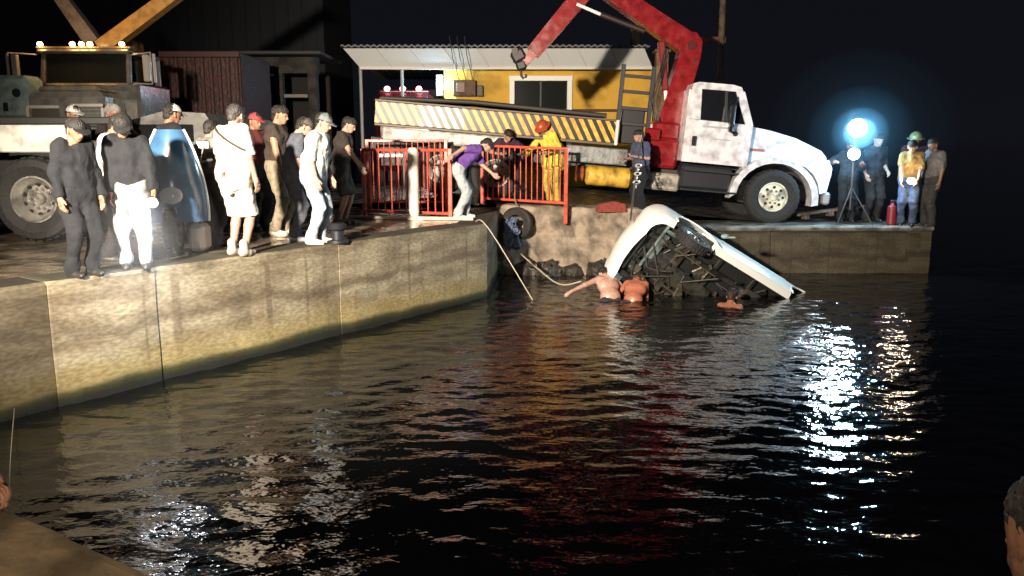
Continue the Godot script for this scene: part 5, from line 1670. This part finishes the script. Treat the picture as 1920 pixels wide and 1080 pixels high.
func build_lamps() -> void:
	var metal := mat(0.05, 0.05, 0.055, 0.4)
	# the floodlight on the near quay, behind the photographer, that lights the crowd and the pier
	var t := thing("floodlight_mast", "floodlight on a tripod mast on the near quay left of the viewer", "floodlight", Vector3(-4.2, -0.03, -0.4))
	var mk := Mk.new()
	mk.tube([Vector3(0, 0.0, 0), Vector3(0, 3.1, 0)], 0.03, 10)
	for i in 3:
		var w := TAU * i / 3.0
		mk.tube([Vector3(0, 0.9, 0), Vector3(cos(w) * 0.7, 0.0, sin(w) * 0.7)], 0.018, 8)
	put("tripod", mk, metal, t)
	var at := Vector3(0, 3.2, 0)
	var to := Vector3(3.6, 0.9, -15.0)
	flood_head(t, at, to, Vector2(0.45, 0.34), 30.0, metal, Color(1.0, 0.93, 0.82))
	spot(t, t.position + at + (to - at).normalized() * 0.06, t.position + to, Color(1.0, 0.93, 0.83), KEY, 0.18, KEY_ANGLE)

	# the tripod floodlight with two heads on the right hand quay
	t = thing("tripod_floodlight", "tripod floodlight with two dazzling cold white heads in front of the truck", "floodlight", Vector3(6.97, -0.3, -16.35))
	mk = Mk.new()
	mk.tube([Vector3(0, 0.3, 0), Vector3(0, 1.95, 0)], 0.022, 8)
	for i in 3:
		var w := TAU * i / 3.0 + 0.4
		mk.tube([Vector3(0, 0.75, 0), Vector3(cos(w) * 0.45, 0.0, sin(w) * 0.45)], 0.014, 8)
	put("tripod", mk, metal, t)
	var eye := Vector3(-5.2, 1.0, 16.0)
	for e in [[Vector3(0, 1.95, 0.06), 0.17, 700.0], [Vector3(-0.03, 1.43, 0.06), 0.11, 150.0]]:
		var z := Vector3(-0.31, -0.02, 1.0).normalized()
		mk = Mk.new()
		mk.lathe([Vector2(0.0, -0.14), Vector2(e[1] * 0.5, -0.13), Vector2(e[1] * 0.9, -0.05), Vector2(e[1] * 1.12, 0.0), Vector2(e[1] * 1.12, 0.03), Vector2(e[1] * 1.02, 0.03), Vector2(e[1] * 0.98, 0.0)], Transform3D(ax(z), e[0]), 24)
		put("lamp_housing", mk, metal, t)
		mk = Mk.new()
		mk.lathe([Vector2(e[1], 0.0), Vector2(e[1] * 0.7, 0.02), Vector2(0.0, 0.03)], Transform3D(ax(z), e[0]), 24)
		put("lamp_face", mk, glow(0.62, 0.9, 1.0, e[2]), t)
	omni(t, Vector3(0, 1.95, 0.2), Color(0.66, 0.88, 1.0), FLOOD, 0.15)
	omni(t, Vector3(-0.03, 1.43, 0.18), Color(0.72, 0.9, 1.0), FLOOD * 0.15, 0.1)

	# added fog volumes imitating the lens glow round the heads
	for e in [[3.6, 0.0018], [2.0, 0.006], [1.1, 0.025], [0.65, 0.09]]:
		var fog := FogVolume.new()
		fog.name = numbered("lamp_glow_haze")
		fog.shape = RenderingServer.FOG_VOLUME_SHAPE_ELLIPSOID
		fog.size = Vector3(e[0], e[0] * 0.92, e[0] * 0.9)
		var fm := FogMaterial.new()
		fm.albedo = Color(0.6, 0.85, 1.0)
		fm.density = e[1]
		fog.material = fm
		fog.position = Vector3(6.97, 1.55, -16.15)
		add_child(fog)
		tag(fog, "added haze imitating lens glow round the tripod floodlight", "glow_haze", "added glow haze round the floodlight", "stuff")
	# an added, unseen fill lamp on the near quay, behind the viewer
	t = thing("fill_lamp", "added unseen fill lamp on a pole on the near quay behind the viewer", "fill lamp", Vector3(-2.0, -0.03, 3.4))
	mk = Mk.new()
	mk.tube([Vector3(0, 0, 0), Vector3(0, 5.0, 0), Vector3(-0.1, 5.5, -0.3), Vector3(-0.4, 5.6, -1.0)], 0.05, 10)
	put("pole", mk, metal, t)
	mk = Mk.new()
	mk.box(Vector3(-0.5, 5.6, -1.2), Vector3(0.3, 0.1, 0.5), 0.03, Basis(Vector3.UP, 0.4))
	put("lamp_hood", mk, metal, t)
	mk = Mk.new()
	mk.box(Vector3(-0.5, 5.53, -1.2), Vector3(0.22, 0.05, 0.4), 0.02, Basis(Vector3.UP, 0.4))
	put("lamp_glass", mk, glow(1.0, 0.8, 0.6, 12.0), t)
	omni(t, Vector3(-0.5, 5.44, -1.2), Color(1.0, 0.86, 0.72), FILL, 0.15)

	# the torch in the bending officer's hands: it glares at the water; a spot and pale cloth colour whiten his trousers
	t = thing("torch", "glaring torch in the bending officer's hands, lighting his trousers coloured pale for its glare", "torch", Vector3(-3.70, 0.74, -8.16), Basis(Vector3.UP, deg_to_rad(24)))
	mk = Mk.new()
	mk.lathe([Vector2(0.0, -0.18), Vector2(0.024, -0.18), Vector2(0.024, -0.03), Vector2(0.05, 0.0), Vector2(0.05, 0.03), Vector2(0.046, 0.02)], Transform3D(ax(Vector3(0.05, -0.55, 1)), Vector3.ZERO), 14)
	put("torch_body", mk, mat(0.03, 0.03, 0.03, 0.4), t)
	mk = Mk.new()
	mk.lathe([Vector2(0.048, 0.022), Vector2(0.055, 0.06), Vector2(0.03, 0.09), Vector2(0.0, 0.1)], Transform3D(ax(Vector3(0.05, -0.55, 1)), Vector3.ZERO), 14)
	put("torch_lamp", mk, glow(0.95, 0.97, 1.0, 9.0), t)
	omni(t, Vector3(0.01, -0.09, 0.16), Color(0.95, 0.97, 1.0), 0.12, 0.05)
	spot(t, t.position + Vector3(0.04, -0.08, 0.2), t.position + Vector3(-0.18, -0.74, -0.05), Color(0.95, 0.97, 1.0), 3.4, 0.05, 50.0)
	for e in [[2.0, 0.02], [1.0, 0.07]]:  # added haze round the torch, imitating its glare
		var fog := FogVolume.new()
		fog.name = numbered("torch_glow_haze")
		fog.shape = RenderingServer.FOG_VOLUME_SHAPE_ELLIPSOID
		fog.size = Vector3(e[0] * 0.8, e[0], e[0] * 0.8)
		var fm := FogMaterial.new()
		fm.albedo = Color(0.95, 0.97, 1.0)
		fm.density = e[1]
		fog.material = fm
		fog.position = Vector3(-3.78, 0.35, -7.95)
		add_child(fog)
		tag(fog, "added white haze imitating glare round the torch at the officers' feet", "glow_haze", "added glare haze round the torch", "stuff")

func build_objects() -> void:
	var red := mat(0.60, 0.085, 0.045, 0.45, 0.0, "paint")
	fence("front red railing panel at the pier's corner, left of the man in purple", Vector3(-2.76, 0.0, -14.85), Vector3(-1.1, 0.0, -14.15), 1.22, 0.1, 11, red)
	fence("second red railing panel standing behind the front one on the pier", Vector3(-2.96, 0.0, -16.4), Vector3(-1.36, 0.0, -16.5), 1.4, 0.15, 13, red)
	fence("red railing panel above the rough wall, in front of the yellow coat", Vector3(-0.62, 0.1, -16.62), Vector3(1.08, 0.04, -15.98), 1.2, 0.12, 14, red, [0.0, 0.3])
	# pale pipe along the pier's edge
	var mk := Mk.new()
	mk.tube([Vector3(-3.35, 0.03, -14.35), Vector3(-2.0, 0.03, -14.1), Vector3(-0.68, 0.03, -13.9)], 0.032, 10)
	tag(put("edge_pipe", mk, mat(0.62, 0.54, 0.42, 0.4)), "pale pipe lying on the wet pier in front of the red railing", "pipe")
	var p := thing("white_post", "white round post standing against the front red railing", "post", Vector3(-1.75, 0, -14.15))
	mk = Mk.new()
	mk.lathe([Vector2(0.0, 1.27), Vector2(0.07, 1.26), Vector2(0.095, 1.22), Vector2(0.098, 0.5), Vector2(0.09, 0.0)], Transform3D(), 20)
	put("post", mk, mat(0.74, 0.72, 0.68, 0.5, 0.0, "paint"), p)
	mk = Mk.new()
	mk.box(Vector3(0.04, 0.02, 0.02), Vector3(0.3, 0.04, 0.26), 0.01)
	put("foot_plate", mk, mat(0.66, 0.62, 0.56, 0.5), p)
	var bo := thing("mooring_bollard", "small dark iron bollard on the pier's edge beside the man in the white shirt", "bollard", Vector3(-2.36, 0, -10.66))
	mk = Mk.new()
	mk.lathe([Vector2(0.0, 0.27), Vector2(0.1, 0.265), Vector2(0.13, 0.23), Vector2(0.12, 0.19), Vector2(0.085, 0.16), Vector2(0.085, 0.05)], Transform3D(), 18)
	put("head", mk, mat(0.022, 0.024, 0.034, 0.45, 0.3), bo)
	mk = Mk.new()
	mk.lathe([Vector2(0.085, 0.05), Vector2(0.15, 0.04), Vector2(0.15, 0.0)], Transform3D(), 18)
	put("base", mk, mat(0.022, 0.024, 0.034, 0.45, 0.3), bo)
	var jc := thing("jerrycan", "white plastic jerrycan standing left of the man in the white shirt", "jerrycan", Vector3(-3.86, 0, -9.75))
	mk = Mk.new()
	mk.box(Vector3(0, 0.18, 0), Vector3(0.2, 0.34, 0.3), 0.05)
	mk.tube([Vector3(0, 0.34, -0.08), Vector3(0, 0.42, -0.06), Vector3(0, 0.42, 0.05), Vector3(0, 0.34, 0.07)], 0.018, 8)
	put("can", mk, mat(0.75, 0.75, 0.74, 0.4), jc)
	mk = Mk.new()
	mk.lathe([Vector2(0.0, 0.44), Vector2(0.03, 0.44), Vector2(0.03, 0.35)], Transform3D(Basis(), Vector3(0, 0, 0.1)), 12)
	put("lid", mk, mat(0.6, 0.6, 0.6, 0.4), jc)

	# old tyre and a blue tarpaulin bundle hung at the corner behind the pier
	var ty := thing("tyre_fender", "old black tyre hung as a fender on the rough wall beside the pier", "tyre", Vector3(0.10, -0.25, -16.0))
	mk = Mk.new()
	mk.lathe([Vector2(0.25, -0.09), Vector2(0.4, -0.11), Vector2(0.45, -0.07), Vector2(0.46, 0.07), Vector2(0.4, 0.11), Vector2(0.25, 0.09), Vector2(0.3, 0.0), Vector2(0.25, -0.09)], Transform3D(ax(Vector3(-0.5, 0, 1)) * Basis.from_scale(Vector3(0.72, 0.8, 0.72))), 28)
	put("tyre", mk, mat(0.018, 0.016, 0.016, 0.7, 0.0, "rubber"), ty)
	mk = Mk.new()
	mk.tube([Vector3(0.0, 0.3, 0.02), Vector3(-0.05, 0.55, -0.25)], 0.015, 6)
	put("hanging_rope", mk, mat(0.2, 0.16, 0.1, 0.9), ty)
	wrinkle.frequency = 8.0
	var tb := put("tarpaulin_bundle", joined([[sdf([bone(Vector3(0, 0.12, 0), Vector3(0.02, -0.2, 0.05), 0.12, 0.17, 0.08), bone(Vector3(-0.06, -0.1, 0.04), Vector3(0.1, -0.28, 0.06), 0.1, 0.1, 0.06)], 0.02, 0.09), Transform3D()]]), mat(0.13, 0.17, 0.30, 0.5, 0.0, "cloth"))
	wrinkle.frequency = 5.5
	tb.position = Vector3(-0.02, -0.35, -15.78)
	tag(tb, "crumpled blue tarpaulin bundle hanging by the old tyre", "tarpaulin")
	mk = Mk.new()
	mk.prism([Vector2(-0.32, -0.05), Vector2(0.3, -0.06), Vector2(0.26, 0.1), Vector2(0.05, 0.16), Vector2(-0.28, 0.1)], 0.2, Transform3D(Basis(Vector3.UP, 0.2), Vector3(2.02, 0.02, -16.35)))
	tag(put("red_tarpaulin", mk, mat(0.3, 0.05, 0.035, 0.8, 0.0, "cloth")), "small folded red tarpaulin on top of the rough wall right of the post", "tarpaulin")
	# ropes
	var pale := mat(0.36, 0.32, 0.25, 0.9)
	rope("mooring_rope", "thin taut rope from the pier's corner down into the water", [Vector3(-0.62, 0.02, -13.55), Vector3(-0.40, -0.06, -13.24), Vector3(0.36, -1.27, -13.0)], 0.0105, pale)
	rope("tow_rope", "slack pale rope from the boulders to the swimmer's outstretched hand", [Vector3(0.1, -0.75, -15.6), Vector3(0.5, -0.98, -14.6), Vector3(0.85, -1.12, -13.8), Vector3(1.18, -0.99, -13.35)], 0.015, pale)
	rope("steel_cable", "lifting cable from the crane truck down to the overturned car", [Vector3(2.62, 1.42, -16.25), Vector3(2.35, 0.72, -15.2), Vector3(2.0, 0.05, -13.35)], 0.017, mat(0.12, 0.11, 0.12, 0.4, 0.4))
	mk = Mk.new()
	for i in 6:
		var a := Vector3(2.44, 0.92, -15.42).lerp(Vector3(2.30, 0.55, -14.8), i / 5.0)
		mk.lathe([Vector2(0.022, -0.012), Vector2(0.04, 0.0), Vector2(0.022, 0.012)], Transform3D(ax(Vector3.RIGHT if i % 2 else Vector3.BACK) * Basis.from_scale(Vector3(1, 1, 1.8)), a), 10)
	tag(put("chain_sling", mk, mat(0.75, 0.72, 0.66, 0.25, 0.5)), "short bright chain on the lifting cable above the overturned car", "chain")
	rope("hand_line", "thin line running from the hand at the lower left to the pier wall", [Vector3(-1.83, -0.02, -2.76), Vector3(-2.9, -0.62, -4.3), Vector3(-4.63, -1.12, -7.05)], 0.003, mat(0.22, 0.21, 0.2, 0.7))
	# things on the right hand quay
	var fe := thing("fire_extinguisher", "red cylinder standing beside the man with the torch", "fire extinguisher", Vector3(7.72, -0.3, -16.1))
	mk = Mk.new()
	mk.lathe([Vector2(0.0, 0.46), Vector2(0.03, 0.46), Vector2(0.045, 0.42), Vector2(0.09, 0.38), Vector2(0.095, 0.03), Vector2(0.08, 0.0), Vector2(0.0, 0.0)], Transform3D(), 18)
	put("cylinder", mk, mat(0.16, 0.012, 0.02, 0.45), fe)
	mk = Mk.new()
	mk.box(Vector3(0.02, 0.49, 0), Vector3(0.12, 0.05, 0.04), 0.01)
	put("valve", mk, mat(0.03, 0.03, 0.03, 0.4), fe)
	mk = Mk.new()
	mk.bar(Vector3(0, 0, 0), Vector3(1.5, 0.0, 0.0), 0.2, 0.05, Vector3.BACK, 0.008)
	for i in 3:
		mk.box(Vector3(0.2 + 0.55 * i, -0.07, 0), Vector3(0.1, 0.1, 0.22), 0.01)
	var pl := put("timber_plank", mk, mat(0.16, 0.13, 0.12, 0.8, 0.0, "worn"))
	pl.transform = Transform3D(Basis(Vector3.UP, 0.1) * Basis(Vector3.BACK, 0.12), Vector3(6.1, -0.16, -17.0))
	tag(pl, "weathered plank propped up in front of the truck's front wheel", "plank")
	mk = Mk.new()
	mk.ball(Vector3.ZERO, Vector3(0.07, 0.04, 0.06), 12, 8); mk.box(Vector3(0.1, -0.02, 0), Vector3(0.16, 0.03, 0.05), 0.01)
	var fl := put("door_mirror", mk, mat(0.25, 0.34, 0.34, 0.12))
	fl.position = Vector3(3.62, -0.22, -13.4)
	tag(fl, "broken door mirror standing out above the car's white sill", "mirror")

# ---------------------------------------------------------------- people
func build_people() -> void:
	people_kit()
	var navy := [0.018, 0.022, 0.036]
	var crowd := "people standing on the pier"
	var right := "people on the right hand quay"
	var brown := [0.36, 0.19, 0.12]
	# --- on the pier, left to right
	person("officer in dark uniform and cap standing leftmost at the pier's edge", Vector3(-4.31, 0, -7.85), 62, 1.56, {top = [0.009, 0.011, 0.018], top_name = "jacket", sleeve = 1.0, legs = [0.010, 0.012, 0.019], cap = [0.012, 0.013, 0.015], lean = 6.0, head_pitch = 18.0, girth = 1.08, skin = brown, group = crowd})
	person("man in a white shirt half hidden between the two officers", Vector3(-4.55, 0, -8.95), 100, 1.66, {top = [0.5, 0.5, 0.52], sleeve = 0.45, legs = [0.02, 0.02, 0.025], lean = 14.0, head_pitch = 20.0, skin = brown, group = crowd})
	person("officer in dark uniform bending his head over a glaring torch", Vector3(-4.0, 0, -8.35), 18, 1.63, {top = [0.010, 0.012, 0.019], top_name = "jacket", sleeve = 1.0, legs = [0.3, 0.31, 0.34], cap = [0.012, 0.013, 0.015], lean = 9.0, head_pitch = 26.0, skin = [0.5, 0.27, 0.15], lh = Vector3(0.27, 0.82, 0.22), rh = Vector3(-0.2, 0.84, 0.1), group = crowd})  # pale trouser colour painted in for the glare on his dark uniform
	person("man in dark clothes and a white cap behind the blue motorcycle", Vector3(-4.75, 0, -11.0), 140, 1.86, {top = [0.012, 0.014, 0.022], top_name = "jacket", sleeve = 1.0, legs = [0.02, 0.02, 0.025], cap = [0.7, 0.69, 0.66], lean = 10.0, girth = 1.1, skin = brown, group = crowd})
	person("dark clothed man with a brown face behind the flatbed's black rail", Vector3(-6.15, 0, -12.4), 70, 1.92, {top = [0.02, 0.014, 0.018], sleeve = 0.5, legs = [0.02, 0.02, 0.02], hair = [0.3, 0.28, 0.27], skin = [0.34, 0.16, 0.1], group = crowd})
	person("man in a white cap behind the flatbed lorry, in front of the truck's grille", Vector3(-6.75, 0, -12.4), 60, 1.9, {top = [0.03, 0.025, 0.028], sleeve = 0.5, legs = [0.02, 0.02, 0.02], cap = [0.72, 0.7, 0.68], skin = brown, group = crowd})
	person("man in a white shirt, shorts and a dark shoulder strap seen from behind", Vector3(-3.27, 0, -9.42), 158, 1.77, {top = [0.76, 0.72, 0.64], sleeve = 0.46, legs = [0.74, 0.70, 0.64], shorts = true, strap = [0.05, 0.04, 0.03], lean = 4.0, girth = 1.24, hair = [0.045, 0.04, 0.04], skin = [0.52, 0.32, 0.24], shoes = [0.4, 0.34, 0.3], head_pitch = 14.0, skirt = 0.3, group = crowd})
	person("dark haired man half hidden left of the man with the shoulder strap", Vector3(-3.92, 0, -10.3), 150, 1.62, {top = [0.24, 0.22, 0.21], sleeve = 0.45, legs = [0.12, 0.12, 0.12], skin = [0.5, 0.32, 0.25], lean = 8.0, group = crowd})
	person("man in a dark vest and khaki trousers looking to the right", Vector3(-3.42, 0, -11.64), 82, 1.86, {top = [0.05, 0.035, 0.028], top_name = "vest", sleeve = 0.2, legs = [0.30, 0.25, 0.18], lean = 5.0, skin = [0.46, 0.25, 0.16], shoes = [0.55, 0.48, 0.38], rh = Vector3(-0.2, 0.86, 0.16), group = crowd})
	person("person in a red cap behind the man in the dark vest", Vector3(-3.95, 0, -12.3), 60, 1.78, {top = [0.10, 0.012, 0.014], sleeve = 0.45, legs = [0.02, 0.02, 0.02], cap = [0.5, 0.06, 0.07], skin = brown, group = crowd})
	person("man in grey blue work clothes and a pale brimmed cap leaning forward", Vector3(-3.0, 0, -10.9), 108, 1.7, {top = [0.10, 0.11, 0.15], sleeve = 0.48, legs = [0.11, 0.12, 0.16], cap = [0.10, 0.09, 0.09], brim = [0.7, 0.66, 0.6], lean = 14.0, head_pitch = 22.0, skin = [0.5, 0.32, 0.25], shoes = [0.3, 0.3, 0.34], lh = Vector3(0.28, 0.82, 0.14), girth = 1.08, group = crowd})
	person("man in a bright white shirt and pale jeans bending towards the water", Vector3(-2.62, 0, -10.55), 78, 1.73, {top = [0.8, 0.8, 0.78], sleeve = 0.55, legs = [0.44, 0.52, 0.62], cap = [0.17, 0.21, 0.22], lean = 13.0, head_pitch = 14.0, girth = 1.2, skin = [0.5, 0.32, 0.25], shoes = [0.6, 0.55, 0.48], group = crowd})
	person("man in a dark shirt and grey shorts reaching one bare arm to the railing", Vector3(-2.86, 0, -13.35), 84, 1.78, {top = [0.04, 0.03, 0.028], sleeve = 0.3, legs = [0.09, 0.10, 0.10], shorts = true, lean = 12.0, head_pitch = 16.0, skin = [0.56, 0.34, 0.26], rh = Vector3(-0.08, 0.92, 0.36), lh = Vector3(0.2, 0.95, 0.3), shoes = [0.3, 0.2, 0.15], group = crowd})
	person("man in a purple shirt and pale jeans bent double at the pier's corner", Vector3(-0.93, 0, -14.35), 98, 1.74, {top = [0.17, 0.07, 0.38], sleeve = 0.46, legs = [0.52, 0.56, 0.60], lean = 56.0, hip = Vector3(0, 0.9, -0.06), head_level = 0.2, head_pitch = 20.0, skin = [0.52, 0.32, 0.24], rh = Vector3(-0.42, 1.14, -0.16), lh = Vector3(0.1, 0.8, 0.6), shoes = [0.6, 0.6, 0.6], rf = Vector3(-0.13, 0.09, -0.06), lf = Vector3(0.12, 0.09, 0.1), group = crowd})
	person("man in dark purple leaning over the railing beside the yellow coat", Vector3(-0.22, 0.08, -17.1), 20, 1.7, {top = [0.05, 0.02, 0.055], sleeve = 0.4, legs = [0.03, 0.02, 0.03], lean = 44.0, head_pitch = 10.0, skin = [0.5, 0.28, 0.2], rh = Vector3(-0.22, 1.08, 0.48), lh = Vector3(0.3, 1.1, 0.5), group = crowd})
	person("dark clothed man crouching at the railing between purple shirt and yellow coat", Vector3(-0.72, 0.05, -17.05), 40, 1.6, {top = [0.02, 0.014, 0.018], sleeve = 0.45, legs = [0.02, 0.016, 0.02], lean = 35.0, skin = [0.42, 0.22, 0.16], hip = Vector3(0, 0.72, -0.1), group = crowd})
	person("firefighter in a bright yellow coat and red helmet bending over the railing", Vector3(0.9, 0.06, -17.15), -42, 1.86, {top = [0.9, 0.74, 0.10], top_name = "coat", sleeve = 1.0, skirt = 0.5, legs = [0.66, 0.5, 0.1], helmet = [0.34, 0.06, 0.025], bands = [0.75, 0.74, 0.55], lean = 33.0, head_pitch = 20.0, girth = 1.55, skin = [0.5, 0.3, 0.2], rh = Vector3(-0.3, 1.0, 0.5), lh = Vector3(0.25, 1.05, 0.52), group = crowd})
	person("man in a pale blue shirt at the crane's controls beside the red crane base", Vector3(2.66, -0.1, -16.45), -62, 1.72, {top = [0.06, 0.08, 0.16], sleeve = 0.46, legs = [0.006, 0.007, 0.012], skin = [0.5, 0.3, 0.24], lh = Vector3(0.2, 1.2, 0.3), rh = Vector3(-0.2, 1.15, 0.32), lean = 6.0, group = right})
	# --- on the right hand quay
	person("man in dark overalls standing behind the tripod floodlight", Vector3(7.1, -0.3, -16.85), -8, 1.72, {top = [0.03, 0.045, 0.07], top_name = "jacket", sleeve = 1.0, legs = [0.014, 0.02, 0.03], skin = brown, rh = Vector3(-0.38, 1.3, 0.3), lh = Vector3(0.16, 1.22, 0.36), group = right})
	person("dark clothed man with a pale face right of the tripod floodlight", Vector3(7.66, -0.3, -16.9), 10, 1.85, {top = [0.016, 0.018, 0.035], sleeve = 0.5, legs = [0.016, 0.016, 0.02], skin = [0.5, 0.36, 0.32], lh = Vector3(0.12, 1.0, 0.26), rh = Vector3(-0.26, 0.95, 0.12), group = right})
	person("man in a tan reflective vest and blue jeans holding a glaring torch", Vector3(7.98, -0.3, -16.0), -30, 1.72, {top = [0.36, 0.24, 0.08], top_name = "vest", sleeve = 0.45, legs = [0.08, 0.13, 0.26], skin = [0.46, 0.28, 0.2], bands = [0.7, 0.68, 0.6], rh = Vector3(-0.14, 0.92, 0.34), lh = Vector3(0.16, 0.95, 0.3), lean = 8.0, head_pitch = 20.0, group = right})
	person("person in dark red with a green helmet behind the tan vest", Vector3(8.32, -0.3, -16.6), -20, 1.86, {top = [0.06, 0.014, 0.016], sleeve = 0.6, legs = [0.03, 0.02, 0.02], helmet = [0.16, 0.20, 0.10], skin = brown, group = right})
	person("man in a grey shirt and dark trousers at the quay's right end", Vector3(8.42, -0.3, -15.98), -70, 1.74, {top = [0.17, 0.165, 0.19], sleeve = 0.48, legs = [0.05, 0.05, 0.055], skin = [0.3, 0.19, 0.15], lean = 3.0, shoes = [0.05, 0.05, 0.05], group = right})
	var t := thing("torch", "glaring torch held low by the man in the tan vest", "torch", Vector3(7.86, 0.62, -15.7), Basis(Vector3.UP, deg_to_rad(-30)))
	var mk := Mk.new()
	mk.lathe([Vector2(0.0, -0.2), Vector2(0.022, -0.2), Vector2(0.022, -0.03), Vector2(0.045, 0.0), Vector2(0.045, 0.03)], Transform3D(ax(Vector3.BACK)), 14)
	put("torch_body", mk, mat(0.03, 0.03, 0.03, 0.4), t)
	mk = Mk.new()
	mk.ball(Vector3(0, 0, 0.035), Vector3(0.075, 0.065, 0.03), 14, 8)
	put("torch_lamp", mk, glow(1.0, 0.92, 0.82, 14.0), t)
	omni(t, Vector3(0, 0, 0.12), Color(1.0, 0.88, 0.72), 0.55, 0.06)
	# --- in the water
	var sea := "swimmers beside the overturned car"
	person("bare backed swimmer with one arm stretched out to the rope", Vector3(1.66, -2.28, -13.0), 196, 1.74, {skin = [0.56, 0.34, 0.28], gloss = 0.38, lean = 44.0, side = 6.0, head_pitch = 45.0, lh = Vector3(0.72, 1.18, 0.12), rh = Vector3(-0.35, 0.95, 0.5), bare_feet = true, girth = 1.12, legs = [0.03, 0.03, 0.04], shorts = true, cell = 0.018, group = sea})
	person("red brown skinned swimmer bending into the car beside the bare back", Vector3(2.0, -2.28, -12.9), 160, 1.7, {skin = [0.44, 0.16, 0.10], gloss = 0.38, lean = 48.0, head_pitch = 40.0, lh = Vector3(0.25, 0.95, 0.55), rh = Vector3(-0.15, 0.8, 0.55), bare_feet = true, legs = [0.03, 0.03, 0.04], shorts = true, cell = 0.018, group = sea})  # darker red-brown skin than the first swimmer
	person("swimmer with only head and a reddish shoulder above the water", Vector3(3.42, -2.62, -12.35), 150, 1.7, {skin = [0.36, 0.14, 0.09], gloss = 0.38, lean = 28.0, bare_feet = true, legs = [0.03, 0.03, 0.04], shorts = true, cell = 0.018, group = sea})
	# --- near the camera
	person("onlooker with short dark hair and a large ear close at the lower right", Vector3(1.042, -0.045, -0.98), 186, 1.7, {top = [0.02, 0.02, 0.03], sleeve = 0.46, legs = [0.03, 0.035, 0.05], hip = Vector3(0, 0.03, 0.02), lean = 40.0, head_level = 0.9, head_pitch = 4.0, head_yaw = 10.0, rf = Vector3(-0.14, -0.36, 0.38), lf = Vector3(0.14, -0.36, 0.38), lh = Vector3(0.2, 0.1, 0.25), rh = Vector3(-0.2, 0.1, 0.25), skin = [0.5, 0.28, 0.19], hair = [0.05, 0.052, 0.06], cell = 0.018})
	person("person whose hand rests on the near quay's edge at the lower left", Vector3(-2.525, -0.03, -2.62), 80, 1.7, {top = [0.05, 0.05, 0.06], sleeve = 0.46, legs = [0.03, 0.035, 0.05], hip = Vector3(0, 0.24, -0.2), lean = 62.0, lf = Vector3(0.16, 0.09, 0.1), rf = Vector3(-0.16, 0.09, 0.1), lh = Vector3(0.22, 0.075, 0.66), rh = Vector3(-0.1, 0.3, 0.4), skin = [0.52, 0.28, 0.18], cell = 0.018})

const KEY := 630.0
const KEY_ANGLE := 36.0
const FLOOD := 8.0
const FILL := 28.0  # strength of the added lamp behind the viewer

func _ready() -> void:
	# camera, sky, exposure
	var cam := Camera3D.new()
	cam.name = "camera"
	add_child(cam)
	cam.position = Vector3(0, 1.28, 0)
	cam.rotation_degrees = Vector3(-10.13, 0, 0)
	cam.fov = 40.0
	cam.near = 0.05; cam.far = 900.0
	cam.current = true
	var we := WorldEnvironment.new()
	we.name = "environment"
	var env := Environment.new()
	env.background_mode = Environment.BG_SKY
	var sky := Sky.new()
	var ps := ProceduralSkyMaterial.new()
	ps.sky_top_color = Color(0.055, 0.06, 0.085)
	ps.sky_horizon_color = Color(0.066, 0.068, 0.088)
	ps.sky_curve = 0.15
	ps.ground_bottom_color = Color(0.02, 0.02, 0.03)
	ps.ground_horizon_color = Color(0.06, 0.06, 0.08)
	ps.sun_angle_max = 1.0
	sky.sky_material = ps
	env.sky = sky
	env.tonemap_mode = Environment.TONE_MAPPER_LINEAR
	env.tonemap_exposure = 1.0
	env.volumetric_fog_enabled = true; env.volumetric_fog_density = 0.0
	env.sdfgi_enabled = true; env.ssao_enabled = true; env.ssil_enabled = true
	we.environment = env
	add_child(we)
	var moon := DirectionalLight3D.new()
	moon.name = "moon"
	moon.light_energy = 0.008
	moon.light_color = Color(0.7, 0.8, 1.0)
	moon.light_angular_distance = 0.5
	moon.shadow_enabled = true
	moon.rotation_degrees = Vector3(-50, 35, 0)
	add_child(moon)

	wrinkle = FastNoiseLite.new()
	wrinkle.seed = 5; wrinkle.frequency = 5.5; wrinkle.fractal_octaves = 2
	build_setting()
	build_buildings()
	build_crane_truck()
	build_left_vehicles()
	build_sunken_car()
	build_lamps()
	build_objects()
	build_people()
